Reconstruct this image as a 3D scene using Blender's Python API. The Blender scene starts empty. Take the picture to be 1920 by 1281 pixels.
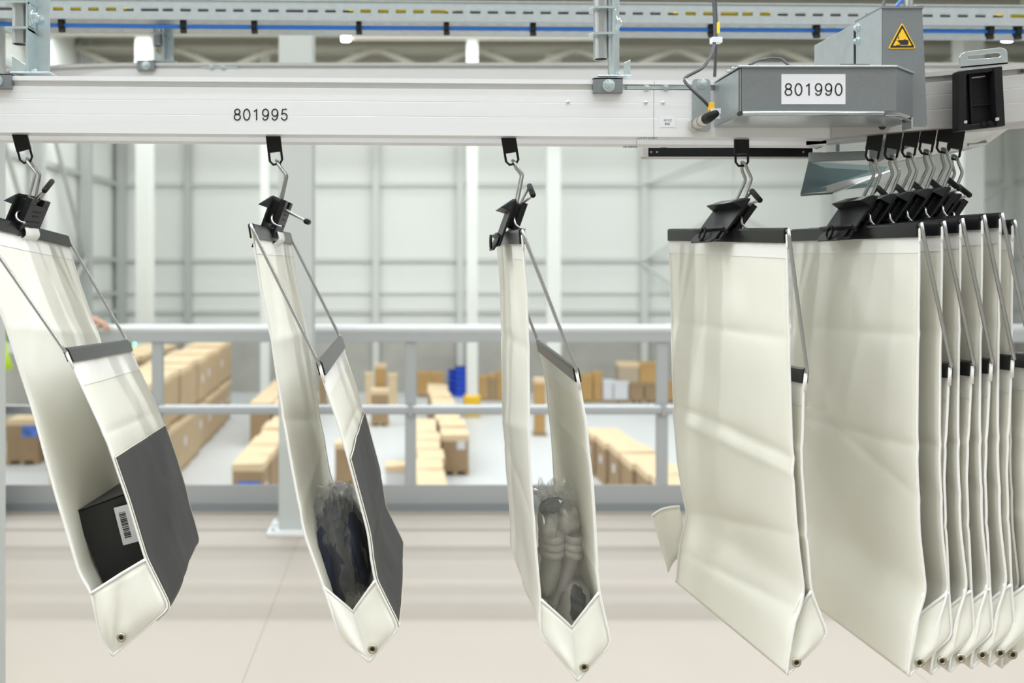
import bpy, bmesh, math, random
from mathutils import Vector, Matrix, noise

# ------------------------------------------------------------------ camera, world, lights, exposure
F = 35.0 * 1920 / 36.0          # focal length in pixels of the 1920x1281 frame
PX, PY = 760.0, 500.0           # vanishing point of the level view direction
ZC = 1.455                      # lens height above the platform floor
ZG = ZC - 5.0                   # hall floor
scene = bpy.context.scene
COL = scene.collection
cam_d = bpy.data.cameras.new('camera')
cam_d.sensor_width = 36.0; cam_d.lens = 35.0
cam_d.shift_x = (960 - PX) / 1920.0
cam_d.shift_y = -(640.5 - PY) / 1920.0
cam_d.clip_start = 0.05; cam_d.clip_end = 200
cam_d.dof.use_dof = True; cam_d.dof.focus_distance = 1.72; cam_d.dof.aperture_fstop = 3.7
cam = bpy.data.objects.new('camera', cam_d); COL.objects.link(cam)
cam.location = (0, 0, ZC); cam.rotation_euler = (math.pi / 2, 0, 0)
scene.camera = cam

world = bpy.data.worlds.new('world'); scene.world = world; world.use_nodes = True
bg = world.node_tree.nodes['Background']
bg.inputs[0].default_value = (1.0, 0.985, 0.96, 1); bg.inputs[1].default_value = 0.3

def area(name, loc, sx, sy, power, color=(0.95, 1.0, 1.03), rot=(0, 0, 0)):
    d = bpy.data.lights.new(name, 'AREA'); d.shape = 'RECTANGLE'; d.size = sx; d.size_y = sy
    d.energy = power; d.color = color
    o = bpy.data.objects.new(name, d); COL.objects.link(o); o.location = loc; o.rotation_euler = rot
    return o
# light lines along the conveyor set by floor shadow bands; outermost ones added as fill
for y, p in ((1.33, 260), (0.49, 240), (-0.49, 230), (-3.6, 110), (4.4, 150)):
    area('platform_light_line', (0.5, y, 5.0), 23, 0.09, p)
# lines of light under the hall roof; the farthest added to brighten the upper wall
for y, p in ((12, 830), (19, 830), (26, 830), (32, 750), (37.6, 180)):
    area('hall_light_line', (2, y, ZC + 7.6), 26, 0.4, p, (0.95, 1.0, 1.02))
scene.cycles.transparent_max_bounces = 40      # many layers of crumpled film
vs = scene.view_settings
vs.view_transform = 'Standard'; vs.look = 'None'; vs.gamma = 1; vs.use_curve_mapping = False
vs.exposure = 0.65

def W(px, py, D):
    return Vector(((px - PX) / F * D, D, ZC + (PY - py) / F * D))
def sx(px, D): return (px - PX) / F * D
def sz(py, D): return ZC + (PY - py) / F * D

# ------------------------------------------------------------------ materials
MATS = {}
def mat(name, col, rough=0.5, metal=0.0, var=0.0, vscale=8.0, bump=0.0, bscale=60.0, stretch=None,
        emit=0.0, translucent=0.0, spec=0.5, voronoi=False):
    if name in MATS: return MATS[name]
    m = bpy.data.materials.new(name); m.use_nodes = True
    nt = m.node_tree; N = nt.nodes; L = nt.links
    b = N['Principled BSDF']
    c4 = (col[0], col[1], col[2], 1)
    b.inputs['Base Color'].default_value = c4
    b.inputs['Roughness'].default_value = rough
    b.inputs['Metallic'].default_value = metal
    b.inputs['Specular IOR Level'].default_value = spec
    src = None
    if var or bump:
        tc = N.new('ShaderNodeTexCoord'); src = tc.outputs['Object']
        if stretch:
            mp = N.new('ShaderNodeMapping'); mp.inputs['Scale'].default_value = stretch
            L.new(src, mp.inputs[0]); src = mp.outputs[0]
    if var:
        if voronoi:
            t = N.new('ShaderNodeTexVoronoi'); t.inputs['Scale'].default_value = vscale; out = t.outputs['Color']
            bw = N.new('ShaderNodeRGBToBW'); L.new(out, bw.inputs[0]); out = bw.outputs[0]
        else:
            t = N.new('ShaderNodeTexNoise'); t.inputs['Scale'].default_value = vscale
            t.inputs['Detail'].default_value = 5; out = t.outputs[0]
        L.new(src, t.inputs['Vector'])
        r = N.new('ShaderNodeValToRGB')
        r.color_ramp.elements[0].position = 0.25; r.color_ramp.elements[1].position = 0.75
        r.color_ramp.elements[0].color = tuple(max(0, v * (1 - var)) for v in col) + (1,)
        r.color_ramp.elements[1].color = tuple(min(1, v * (1 + var)) for v in col) + (1,)
        L.new(out, r.inputs[0]); L.new(r.outputs[0], b.inputs['Base Color'])
    if bump:
        t2 = N.new('ShaderNodeTexNoise'); t2.inputs['Scale'].default_value = bscale; t2.inputs['Detail'].default_value = 3
        L.new(src, t2.inputs['Vector'])
        bp = N.new('ShaderNodeBump'); bp.inputs['Strength'].default_value = bump; bp.inputs['Distance'].default_value = 0.002
        L.new(t2.outputs[0], bp.inputs['Height']); L.new(bp.outputs[0], b.inputs['Normal'])
    if emit:
        b.inputs['Emission Color'].default_value = c4; b.inputs['Emission Strength'].default_value = emit
    if translucent:
        tr = N.new('ShaderNodeBsdfTranslucent'); tr.inputs[0].default_value = c4
        mx = N.new('ShaderNodeMixShader'); mx.inputs[0].default_value = translucent
        L.new(b.outputs[0], mx.inputs[1]); L.new(tr.outputs[0], mx.inputs[2])
        L.new(mx.outputs[0], N['Material Output'].inputs[0])
    MATS[name] = m
    return m

M_ALU = mat('anodised_aluminium', (0.78, 0.78, 0.785), 0.42, 0.35, 0.03, 3, stretch=(0.4, 40, 40))
M_ALU2 = mat('anodised_aluminium_grey', (0.50, 0.485, 0.475), 0.45, 0.4, 0.03, 3, stretch=(0.4, 40, 40))
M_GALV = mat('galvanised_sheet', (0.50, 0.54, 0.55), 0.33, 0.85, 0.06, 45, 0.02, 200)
M_GALVD = mat('galvanised_sheet_shaded', (0.235, 0.25, 0.26), 0.42, 0.7, 0.05, 260, 0.015, 300)  # same sheet with a darkened colour standing in for dimmer reflections
M_ZINC = mat('zinc_plated_steel', (0.60, 0.68, 0.70), 0.30, 0.85, 0.10, 30)
M_STEEL = mat('bright_steel_wire', (0.42, 0.42, 0.41), 0.32, 0.95)
M_PIPE = mat('steel_pipe', (0.45, 0.46, 0.46), 0.32, 0.9, 0.15, 20, stretch=(1, 1, 0.3))
M_BLACK = mat('black_plastic', (0.009, 0.009, 0.010), 0.40, 0, 0.2, 25, 0.05, 150, spec=0.22)
M_BAR = mat('black_gloss_bar', (0.009, 0.009, 0.010), 0.26, 0, spec=0.32)
M_RUB = mat('black_rubber', (0.009, 0.009, 0.009), 0.6, spec=0.25)
M_FAB = mat('cream_fabric', (0.875, 0.86, 0.775), 0.62, 0, 0.025, 9, 0.10, 900, translucent=0.15, spec=0.3)
M_HEM = mat('white_hem_fabric', (0.90, 0.89, 0.85), 0.65, 0, 0.02, 20, 0.12, 600, translucent=0.1, spec=0.3)
M_PATCH = mat('grey_coated_fabric', (0.036, 0.036, 0.038), 0.55, 0, 0.08, 30, 0.25, 1200)
M_THREAD = mat('pale_thread', (0.7, 0.66, 0.55), 0.7)
M_WHITE = mat('white_label', (0.70, 0.70, 0.73), 0.5)
M_INK = mat('black_ink', (0.012, 0.012, 0.012), 0.5)
M_YEL = mat('warning_yellow', (0.85, 0.48, 0.01), 0.45)
M_TAG = mat('yellow_tag', (0.85, 0.62, 0.02), 0.5)
M_BLUE = mat('blue_cable', (0.01, 0.16, 0.62), 0.4)
M_CABLE = mat('dark_grey_cable', (0.05, 0.05, 0.055), 0.5)
M_LINER = mat('blue_reflection_sheet', (0.27, 0.38, 0.42), 0.28, 0.75, 0.06, 12)  # bluish reflection put into the sheet's base colour
M_FLOOR = mat('beige_floor_board', (0.405, 0.355, 0.305), 0.55, 0, 0.02, 2.5)
M_RAIL = mat('galvanised_rail', (0.44, 0.46, 0.47), 0.38, 0.45)
M_TOE = mat('grey_toe_board', (0.36, 0.37, 0.37), 0.5, 0.2)
M_COLG = mat('grey_painted_steel', (0.47, 0.49, 0.47), 0.5)
M_WALL = mat('white_wall_panel', (0.78, 0.80, 0.76), 0.6, 0, 0.015, 0.5)
M_CONC = mat('concrete_plinth', (0.43, 0.42, 0.38), 0.85, 0, 0.10, 1.2)
M_GIRT = mat('pale_steel_girt', (0.62, 0.64, 0.61), 0.55)
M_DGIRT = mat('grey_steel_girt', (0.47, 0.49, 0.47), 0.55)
M_WCOL = mat('white_painted_column', (0.80, 0.82, 0.78), 0.5)
M_CEIL = mat('beige_roof_deck', (0.27, 0.25, 0.20), 0.8, 0, 0.08, 0.6)
M_TRUSS = mat('beige_steel_truss', (0.55, 0.53, 0.45), 0.6)
M_HFLOOR = mat('white_hall_floor', (0.62, 0.64, 0.64), 0.45, 0, 0.03, 0.4)
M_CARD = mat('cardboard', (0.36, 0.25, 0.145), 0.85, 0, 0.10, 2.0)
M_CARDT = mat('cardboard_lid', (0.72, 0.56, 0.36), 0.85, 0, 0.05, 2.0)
M_CARDO = mat('orange_cardboard', (0.50, 0.31, 0.12), 0.85, 0, 0.10, 2.0)
M_WOOD = mat('pallet_wood', (0.40, 0.29, 0.17), 0.85, 0, 0.1, 4)
M_BINB = mat('blue_bin_plastic', (0.015, 0.075, 0.60), 0.45)
M_NEON = mat('neon_yellow_fabric', (0.55, 0.85, 0.02), 0.7)
M_SKIN = mat('skin', (0.62, 0.36, 0.26), 0.55)
M_DARK = mat('dark_cloth', (0.03, 0.032, 0.04), 0.8)
M_HAIR = mat('brown_hair', (0.06, 0.035, 0.02), 0.6)
M_BOX = mat('matt_black_card', (0.012, 0.012, 0.012), 0.55)
M_NAVY = mat('navy_cloth', (0.022, 0.027, 0.048), 0.75, 0, 0.25, 30, 0.3, 120)
M_GREY = mat('warm_grey_cloth', (0.56, 0.53, 0.47), 0.8, 0, 0.08, 30, 0.2, 300)
M_GREYD = mat('charcoal_cloth', (0.07, 0.07, 0.075), 0.8, 0, 0.15, 30)
M_LAMP = mat('lamp_diffuser', (1, 0.98, 0.92), 0.4, emit=14)
M_EXIT = mat('green_exit_sign', (0.25, 0.95, 0.60), 0.4, emit=2.0)
M_PRINT = mat('blue_print', (0.10, 0.20, 0.60), 0.6, 0, 0.5, 6)
M_BRASS = mat('eyelet_metal', (0.42, 0.38, 0.28), 0.35, 0.9)
M_PURP = mat('purple_wire', (0.42, 0.25, 0.55), 0.5)
M_SLOT = mat('dark_slot', (0.03, 0.03, 0.03), 0.8)

def film_mat():
    m = bpy.data.materials.new('clear_film'); m.use_nodes = True
    nt = m.node_tree; N = nt.nodes; L = nt.links
    N.remove(N['Principled BSDF'])
    tr = N.new('ShaderNodeBsdfTransparent'); tr.inputs[0].default_value = (0.99, 0.99, 0.99, 1)
    gl = N.new('ShaderNodeBsdfGlossy'); gl.inputs['Roughness'].default_value = 0.10
    d1 = N.new('ShaderNodeBsdfTranslucent'); d1.inputs[0].default_value = (0.95, 0.96, 0.97, 1)
    d2 = N.new('ShaderNodeBsdfDiffuse'); d2.inputs[0].default_value = (0.95, 0.96, 0.97, 1)
    di = N.new('ShaderNodeMixShader'); L.new(d1.outputs[0], di.inputs[1]); L.new(d2.outputs[0], di.inputs[2])
    fr = N.new('ShaderNodeLayerWeight'); fr.inputs[0].default_value = 0.35
    ma = N.new('ShaderNodeMath'); ma.operation = 'MULTIPLY_ADD'; ma.inputs[1].default_value = 0.38; ma.inputs[2].default_value = 0.07
    L.new(fr.outputs['Facing'], ma.inputs[0])
    m1 = N.new('ShaderNodeMixShader'); L.new(ma.outputs[0], m1.inputs[0]); L.new(tr.outputs[0], m1.inputs[1]); L.new(gl.outputs[0], m1.inputs[2])
    m2 = N.new('ShaderNodeMixShader'); m2.inputs[0].default_value = 0.11
    L.new(m1.outputs[0], m2.inputs[1]); L.new(di.outputs[0], m2.inputs[2])
    L.new(m2.outputs[0], N['Material Output'].inputs[0])
    return m
M_FILM = film_mat()

# ------------------------------------------------------------------ mesh helpers
def resample(pts, n, smooth=0):
    pts = [Vector(p) for p in pts]
    d = [0.0]
    for a, b in zip(pts, pts[1:]): d.append(d[-1] + (b - a).length)
    out = []; k = 0
    for i in range(n):
        s = d[-1] * i / (n - 1)
        while k < len(d) - 2 and d[k + 1] < s: k += 1
        t = (s - d[k]) / max(1e-9, d[k + 1] - d[k]); out.append(pts[k].lerp(pts[k + 1], min(1, max(0, t))))
    for _ in range(smooth):
        out = [out[0]] + [(out[i - 1] + out[i] * 2 + out[i + 1]) / 4 for i in range(1, n - 1)] + [out[-1]]
    return out

class MB:
    def __init__(s): s.v = []; s.f = []
    def add(s, vs, fs):
        o = len(s.v); s.v += [Vector(v) for v in vs]; s.f += [tuple(o + i for i in f) for f in fs]; return s
    def box(s, lo, hi, mx=None):
        x0, y0, z0 = lo; x1, y1, z1 = hi
        v = [Vector(p) for p in ((x0,y0,z0),(x1,y0,z0),(x1,y1,z0),(x0,y1,z0),(x0,y0,z1),(x1,y0,z1),(x1,y1,z1),(x0,y1,z1))]
        if mx: v = [mx @ p for p in v]
        return s.add(v, [(0,3,2,1),(4,5,6,7),(0,1,5,4),(1,2,6,5),(2,3,7,6),(3,0,4,7)])
    def hexa(s, a, b):      # two quads (same winding) -> solid
        return s.add(list(a) + list(b), [(3,2,1,0),(4,5,6,7),(0,1,5,4),(1,2,6,5),(2,3,7,6),(3,0,4,7)])
    def prism(s, poly, ext):
        n = len(poly); ext = Vector(ext); p = [Vector(q) for q in poly]
        return s.add(p + [q + ext for q in p], [tuple(range(n - 1, -1, -1)), tuple(range(n, 2 * n))] +
                     [(i, (i + 1) % n, n + (i + 1) % n, n + i) for i in range(n)])
    def tube(s, pts, r, n=8, closed=False, caps=True):
        pts = [Vector(p) for p in pts]; m = len(pts); up = None; rings = []
        for i in range(m):
            if closed: t = pts[(i + 1) % m] - pts[i - 1]
            else: t = pts[min(m - 1, i + 1)] - pts[max(0, i - 1)]
            t.normalize()
            if up is None:
                up = Vector((0, 0, 1)) if abs(t.z) < 0.9 else Vector((0, 1, 0))
            a = (up - t * up.dot(t)).normalized(); b = t.cross(a); up = a
            rr = r[i] if isinstance(r, (list, tuple)) else r
            rings.append([pts[i] + a * rr * math.cos(2 * math.pi * k / n) + b * rr * math.sin(2 * math.pi * k / n) for k in range(n)])
        vs = [p for g in rings for p in g]; fs = []
        for i in range(m if closed else m - 1):
            j = (i + 1) % m
            fs += [(i*n+k, i*n+(k+1) % n, j*n+(k+1) % n, j*n+k) for k in range(n)]
        if caps and not closed: fs += [tuple(range(n - 1, -1, -1)), tuple((m-1)*n + k for k in range(n))]
        return s.add(vs, fs)
    def cyl(s, a, b, r, n=16): return s.tube([a, b], r, n)
    def grid(s, rows, wrap=False):
        n = len(rows[0]); m = len(rows); fs = []
        for i in range(m - 1):
            for k in range(n if wrap else n - 1):
                k2 = (k + 1) % n; fs.append((i*n+k, i*n+k2, (i+1)*n+k2, (i+1)*n+k))
        return s.add([p for r in rows for p in r], fs)
    def build(s, name, m, parent=None, smooth=False, bevel=0, solid=0, origin=None, subsurf=0):
        off = Vector(origin) if origin is not None else Vector((0, 0, 0)); p = parent
        if parent is None and origin is None:
            lo = [min(v[i] for v in s.v) for i in range(3)]; hi = [max(v[i] for v in s.v) for i in range(3)]
            off = Vector(((lo[0]+hi[0])/2, (lo[1]+hi[1])/2, lo[2]))
        base = Vector((0, 0, 0))
        while p: base += p.location; p = p.parent
        me = bpy.data.meshes.new(name)
        if parent: me.from_pydata([v - base for v in s.v], [], s.f)
        else: me.from_pydata([v - off for v in s.v], [], s.f)
        bm = bmesh.new(); bm.from_mesh(me); bmesh.ops.recalc_face_normals(bm, faces=bm.faces); bm.to_mesh(me); bm.free()
        if smooth:
            for q in me.polygons: q.use_smooth = True
        me.materials.append(m); o = bpy.data.objects.new(name, me); COL.objects.link(o)
        if parent: o.parent = parent
        else: o.location = off
        if solid:
            md = o.modifiers.new('thickness', 'SOLIDIFY'); md.thickness = solid; md.offset = 0
        if bevel:
            md = o.modifiers.new('bevel', 'BEVEL'); md.width = bevel; md.segments = 2; md.limit_method = 'ANGLE'; md.angle_limit = math.radians(40)
        if subsurf:
            md = o.modifiers.new('sub', 'SUBSURF'); md.levels = subsurf; md.render_levels = subsurf
        return o

def tag(o, label=None, cat=None, group=None, kind=None):
    if label: o['label'] = label
    if cat: o['category'] = cat
    if group: o['group'] = group
    if kind: o['kind'] = kind
    return o
def thing(name, loc, label=None, cat=None, group=None, kind=None):
    o = bpy.data.objects.new(name, None); COL.objects.link(o); o.location = loc; o.empty_display_size = 0.1
    return tag(o, label, cat, group, kind)
def copy_tree(o, parent=None):
    c = o.copy(); COL.objects.link(c); c.parent = parent
    for k in o.children: copy_tree(k, c)
    return c
def text(name, body, centre, height, m, parent, ext=0.0003, rot=None):
    cu = bpy.data.curves.new(name, 'FONT'); cu.body = body; cu.size = 1; cu.align_x = 'CENTER'; cu.align_y = 'CENTER'; cu.extrude = 0
    ob = bpy.data.objects.new(name, cu); COL.objects.link(ob)
    dg = bpy.context.evaluated_depsgraph_get(); me = bpy.data.meshes.new_from_object(ob.evaluated_get(dg))
    bpy.data.objects.remove(ob); bpy.data.curves.remove(cu)
    zs = [v.co.y for v in me.vertices]; xs = [v.co.x for v in me.vertices]; k = height / (max(zs) - min(zs))
    cx, cy = (max(xs) + min(xs)) / 2, (max(zs) + min(zs)) / 2
    base = Vector((0, 0, 0)); p = parent
    while p: base += p.location; p = p.parent
    R = rot or Matrix.Rotation(math.pi / 2, 3, 'X')
    for v in me.vertices: v.co = R @ Vector(((v.co.x - cx) * k, (v.co.y - cy) * k, 0)) + Vector(centre) - base
    me.materials.clear(); me.materials.append(m)
    o = bpy.data.objects.new(name, me); COL.objects.link(o); o.parent = parent
    md = o.modifiers.new('thickness', 'SOLIDIFY'); md.thickness = ext
    return o
GL = {'0': [[(.5+.40*math.cos(a*math.pi/16), .5+.46*math.sin(a*math.pi/16)) for a in range(33)]],
      '8': [[(.5+.33*math.cos(a*math.pi/14), .745+.215*math.sin(a*math.pi/14)) for a in range(29)], [(.5+.39*math.cos(a*math.pi/14), .285+.245*math.sin(a*math.pi/14)) for a in range(29)]],
      '1': [[(.22, .76), (.40, .84), (.56, .98), (.56, .02)]],
      '9': [[(.5+.37*math.cos(a*math.pi/14), .66+.30*math.sin(a*math.pi/14)) for a in range(29)], [(.87, .66), (.86, .42), (.78, .20), (.62, .07), (.42, .04), (.24, .10), (.15, .24)]],
      '5': [[(.82, .95), (.28, .95), (.19, .49), (.34, .58), (.52, .61), (.72, .55), (.84, .42), (.86, .28), (.78, .13), (.62, .05), (.44, .04), (.26, .10), (.14, .25)]]}
def digits(name, body, centre, height, m, parent, weight=.055):
    mb = MB(); adv = .80 * height; x0 = -adv * len(body) / 2; cx, cy, cz = centre
    for i, ch in enumerate(body):
        for st in GL[ch]:
            pts = [Vector((cx + x0 + adv * (i + .5) + (px - .5) * height * .66, cz + (pz - .5) * height)) for px, pz in st]
            n = len(pts); L = []
            for k in range(n):
                t = (pts[min(n-1, k+1)] - pts[max(0, k-1)]).normalized()
                if (pts[0] - pts[-1]).length < 1e-6 and k in (0, n-1): t = (pts[1] - pts[-2]).normalized()
                nn = Vector((-t.y, t.x)) * weight * height; L.append((pts[k] + nn, pts[k] - nn))
            mb.add([(p.x, cy, p.y) for q in L for p in q], [(2*k, 2*k+1, 2*k+3, 2*k+2) for k in range(n-1)])
    o = mb.build(name, m, parent); md = o.modifiers.new('thickness', 'SOLIDIFY'); md.thickness = .0002; return o
def bolt(parent, c, d, r=0.006, name='bolt', m=None):
    c = Vector(c); d = Vector(d).normalized(); mb = MB()
    mb.tube([c, c + d * r * 0.25], r * 1.5, 14); mb.tube([c + d * r * 0.2, c + d * r * 1.0], r, 6)
    mb.tube([c + d * r * 0.9, c + d * r * 1.35], r * 0.5, 10)
    return mb.build(name, m or M_ZINC, parent, bevel=r * 0.08)

rnd = random.Random(7)

# ------------------------------------------------------------------ the platform
DW = 39.7
XL = sx(217, DW); XRT = 27.0; ZCEIL = ZC + 8.0; YB = -8.0
fl = thing('floor', (0, 3, 0), kind='structure')
MB().box((XL, -8.0, -0.20), (XRT, 6.02, -0.022)).build('floor_slab', M_COLG, fl)
xs = [XL + .01, -10.17, -7.77, -5.37, -2.97, -0.57, 1.83, 4.23, 6.63, 9.03, 12, 15, 18, 21, 24, XRT - .01]
for i in range(len(xs) - 1):
    for y0, y1 in ((-8.0, -4.0), (-4.0, 0.0), (0.0, 3.3), (3.3, 5.99)):
        MB().box((xs[i] + 0.0007, y0 + 0.0007, -0.022), (xs[i + 1] - 0.0007, y1 - 0.0007, 0)).build('floor_board', M_FLOOR, fl)

rl = thing('guard_railing', (0, 5.93, 0), 'grey two-rail steel guard railing with toe board along the platform edge', 'railing')
DR = 5.93
mb = MB(); mb.tube([(-6.5, DR, 1.087), (6.5, DR, 1.087)], 0.024, 16); mb.build('handrail', mat('lit_handrail', (0.78, 0.80, 0.81), 0.35, 0.3), rl, smooth=True)  # pale colour carries the light falling on the rail's top
mb = MB(); mb.box((-6.5, DR - 0.012, 1.005), (6.5, DR + 0.012, 1.068)); mb.build('handrail_web', M_RAIL, rl, bevel=0.004)
mb = MB(); mb.box((-6.5, DR - 0.022, 0.575), (6.5, DR + 0.022, 0.632)); mb.build('middle_rail', M_RAIL, rl, bevel=0.014)
mb = MB(); mb.box((-6.5, DR - 0.006, 0.045), (6.5, DR + 0.004, 0.155)); mb.build('toe_board', M_TOE, rl)
mb = MB(); mb.box((-6.5, DR - 0.012, 0.0), (6.5, DR + 0.004, 0.045)); mb.build('toe_board_foot', mat('dark_toe_foot', (0.24, 0.26, 0.27), 0.5, 0.2), rl)
for px in (-650, -178, 294, 770, 1243, 1716, 2190):
    x = sx(px, DR); w = 0.033
    mb = MB(); mb.box((x - w, DR + 0.004, 0.0), (x + w, DR + 0.05, 1.06)); mb.build('post', M_RAIL, rl, bevel=0.006)
    mb = MB(); mb.box((x - 0.012, DR - 0.03, 0.57), (x + 0.012, DR + 0.0, 0.637)); mb.build('rail_bracket', M_TOE, rl)

# steel column behind the second pouch
c = thing('trim_1', (sx(557, 5.5), 5.5, 0), kind='structure')
xc = sx(557, 5.5); hw = 0.092
mb = MB(); mb.box((xc - hw, 5.42, 0.02), (xc + hw, 5.60, 6.2)); mb.build('column_shaft', M_COLG, c, bevel=0.006)
mb = MB(); mb.box((xc - 0.15, 5.36, 0.0), (xc + 0.15, 5.66, 0.022)); mb.build('base_plate', mat('white_base_plate', (0.75, 0.75, 0.74), 0.5), c, bevel=0.003)
for dx in (-0.12, 0.12):
    for dy in (-0.11, 0.11): bolt(c, (xc + dx, 5.51 + dy, 0.022), (0, 0, 1), 0.012)
c = thing('trim_2', (sx(-26, 3.0), 3.0, 0), kind='structure')
xc = sx(4, 3.0)
mb = MB(); mb.box((xc - 0.08, 2.95, 0.012), (xc, 3.03, 2.6)); mb.build('support_post', M_COLG, c, bevel=0.004)
mb = MB(); mb.box((xc - 0.13, 2.90, 0.0), (xc + 0.05, 3.08, 0.012)); mb.build('base_plate', M_COLG, c)

# ------------------------------------------------------------------ the hall
MB().box((XL - 1, 6.1, ZG - 0.3), (XRT + 1, DW + 1, ZG)).build('floor_hall', M_HFLOOR)['kind'] = 'structure'
ceil = MB().box((XL - 0.5, YB - .4, ZCEIL), (XRT + 0.5, DW + 0.5, ZCEIL + 0.3)).build('ceiling', M_CEIL); ceil['kind'] = 'structure'
for i in range(12):
    y = 9 + i * 2.7
    MB().box((XL, y - 0.09, ZCEIL - 0.28), (XRT, y + 0.09, ZCEIL)).build('purlin', M_TRUSS, ceil)

wb = thing('wall_back', (0, DW, ZG), kind='structure')
MB().box((XL - 0.3, DW + 0.06, ZG), (XRT + 0.3, DW + 0.4, ZCEIL)).build('wall_core', M_WALL, wb)
zrows = [sz(620, DW), sz(583, DW), sz(487, DW), sz(346, DW), sz(225, DW), ZCEIL]
xcols = [XL] + [sx(p, DW) for p in (355, 505, 705, 862, 1035, 1205, 1375, 1545, 1715, 1885)] + [XRT]
for i in range(len(xcols) - 1):
    MB().box((xcols[i] + 0.01, DW - 0.12, ZG), (xcols[i + 1] - 0.01, DW + 0.06, zrows[0] - 0.02)).build('concrete_panel', M_CONC, wb)
    for j in range(len(zrows) - 1):
        MB().box((xcols[i] + 0.012, DW, zrows[j] + 0.012), (xcols[i + 1] - 0.012, DW + 0.06, zrows[j + 1] - 0.012)).build('wall_panel', M_WALL, wb)
for z in zrows[1:-1]:
    MB().box((XL, DW - 0.16, z - 0.08), (XRT, DW - 0.001, z + 0.08)).build('girt', M_GIRT, wb)
z = sz(549, DW)
MB().box((XL, DW - 0.10, z - 0.05), (XRT, DW - 0.001, z + 0.05)).build('girt', mat('faint_girt', (0.66, 0.68, 0.65), 0.6), wb)
for p in (355, 705, 862, 1205, 1545, 1885):
    x = sx(p, DW)
    MB().box((x - 0.13, DW - 0.34, ZG), (x + 0.13, DW - 0.16, ZCEIL)).build('wall_post', M_GIRT if p != 355 else M_DGIRT, wb)
for a, b in (((1205, 488), (1360, 390)), ((1205, 495), (1350, 600)), ((1360, 390), (1545, 488)), ((1350, 600), (1545, 488)),
             ((1205, 346), (1390, 275)), ((1715, 488), (1885, 346))):
    A = W(a[0], a[1], DW - 0.45); B = W(b[0], b[1], DW - 0.45)
    MB().tube([A, B], 0.06, 8).build('wall_brace', mat('faint_brace', (0.62, 0.64, 0.61), 0.6), wb)

wl = thing('wall_left', (XL, 25, ZG), kind='structure')
MB().box((XL - 0.4, YB, ZG), (XL - 0.06, DW + 0.3, ZCEIL)).build('wall_core', M_WALL, wl)
ycols = [YB, 0, 7.5, 14.5, 21.5, 26.0, 30.5, 35.1, DW]
for i in range(len(ycols) - 1):
    MB().box((XL - 0.06, ycols[i] + 0.01, ZG), (XL + 0.1, ycols[i + 1] - 0.01, zrows[0] - 0.02)).build('concrete_panel', M_CONC, wl)
    for j in range(len(zrows) - 1):
        MB().box((XL - 0.06, ycols[i] + 0.012, zrows[j] + 0.012), (XL, ycols[i + 1] - 0.012, zrows[j + 1] - 0.012)).build('wall_panel', M_WALL, wl)
for z in zrows[1:-1] + [sz(549, DW)]:
    MB().box((XL + 0.001, YB, z - 0.09), (XL + 0.16, DW - 0.2, z + 0.09)).build('girt', M_DGIRT, wl)
for y in (DW - 0.35, 35.1, 30.5, 26.0, 21.5):
    MB().box((XL + 0.16, y - 0.16, ZG), (XL + 0.48, y + 0.16, ZCEIL)).build('wall_post', M_DGIRT, wl)
for (y0, z0), (y1, z1) in (((35.0, zrows[2]), (30.6, zrows[4])), ((35.0, zrows[2]), (30.6, zrows[0])), ((30.4, zrows[2]), (26.1, zrows[4])), ((30.4, zrows[2]), (26.1, zrows[0]))):
    MB().tube([(XL + 0.3, y0, z0), (XL + 0.3, y1, z1)], 0.08, 8).build('wall_brace', M_DGIRT, wl)
wr = MB().box((XRT, YB, ZG), (XRT + 0.4, DW + 0.3, ZCEIL)).build('wall_right', M_WALL); wr['kind'] = 'structure'
MB().box((XL - 0.4, YB - .4, ZG), (XRT + 0.4, YB, ZCEIL)).build('wall_front', M_WALL)['kind'] = 'structure'

def hall_column(px, D, wpx, label, guard=False):
    x = sx(px, D); h = wpx / F * D / 2
    r = thing('hall_column', (x, D, ZG), label, 'column', 'white hall columns')
    mb = MB(); mb.box((x - h, D - h, ZG + 0.02), (x + h, D + h, ZCEIL)); mb.build('shaft', M_WCOL, r, bevel=0.02)
    mb = MB(); mb.box((x - h * 1.5, D - h * 1.5, ZG), (x + h * 1.5, D + h * 1.5, ZG + 0.02)); mb.build('base_plate', M_COLG, r)
    if guard:
        g = h + 0.09
        mb = MB(); mb.box((x - g, D - g, ZG + 0.02), (x + g, D + g, ZG + 0.72)); mb.build('collision_guard', mat('guard_yellow', (0.85, 0.52, 0.02), 0.5), r, bevel=0.05)
hall_column(272, 33, 29, 'white hall column left of the tall carton row, second from the corner')
hall_column(885, 33.2, 20, 'white hall column with a yellow guard at its foot', True)
hall_column(1037, 37, 26, 'white hall column right of the third pouch')
hall_column(1815, 33.2, 40, 'white hall column whose top shows above the slotted lifting bracket')
hall_column(497, 36, 16, 'slim white hall column seen left of the second pouch')

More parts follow.
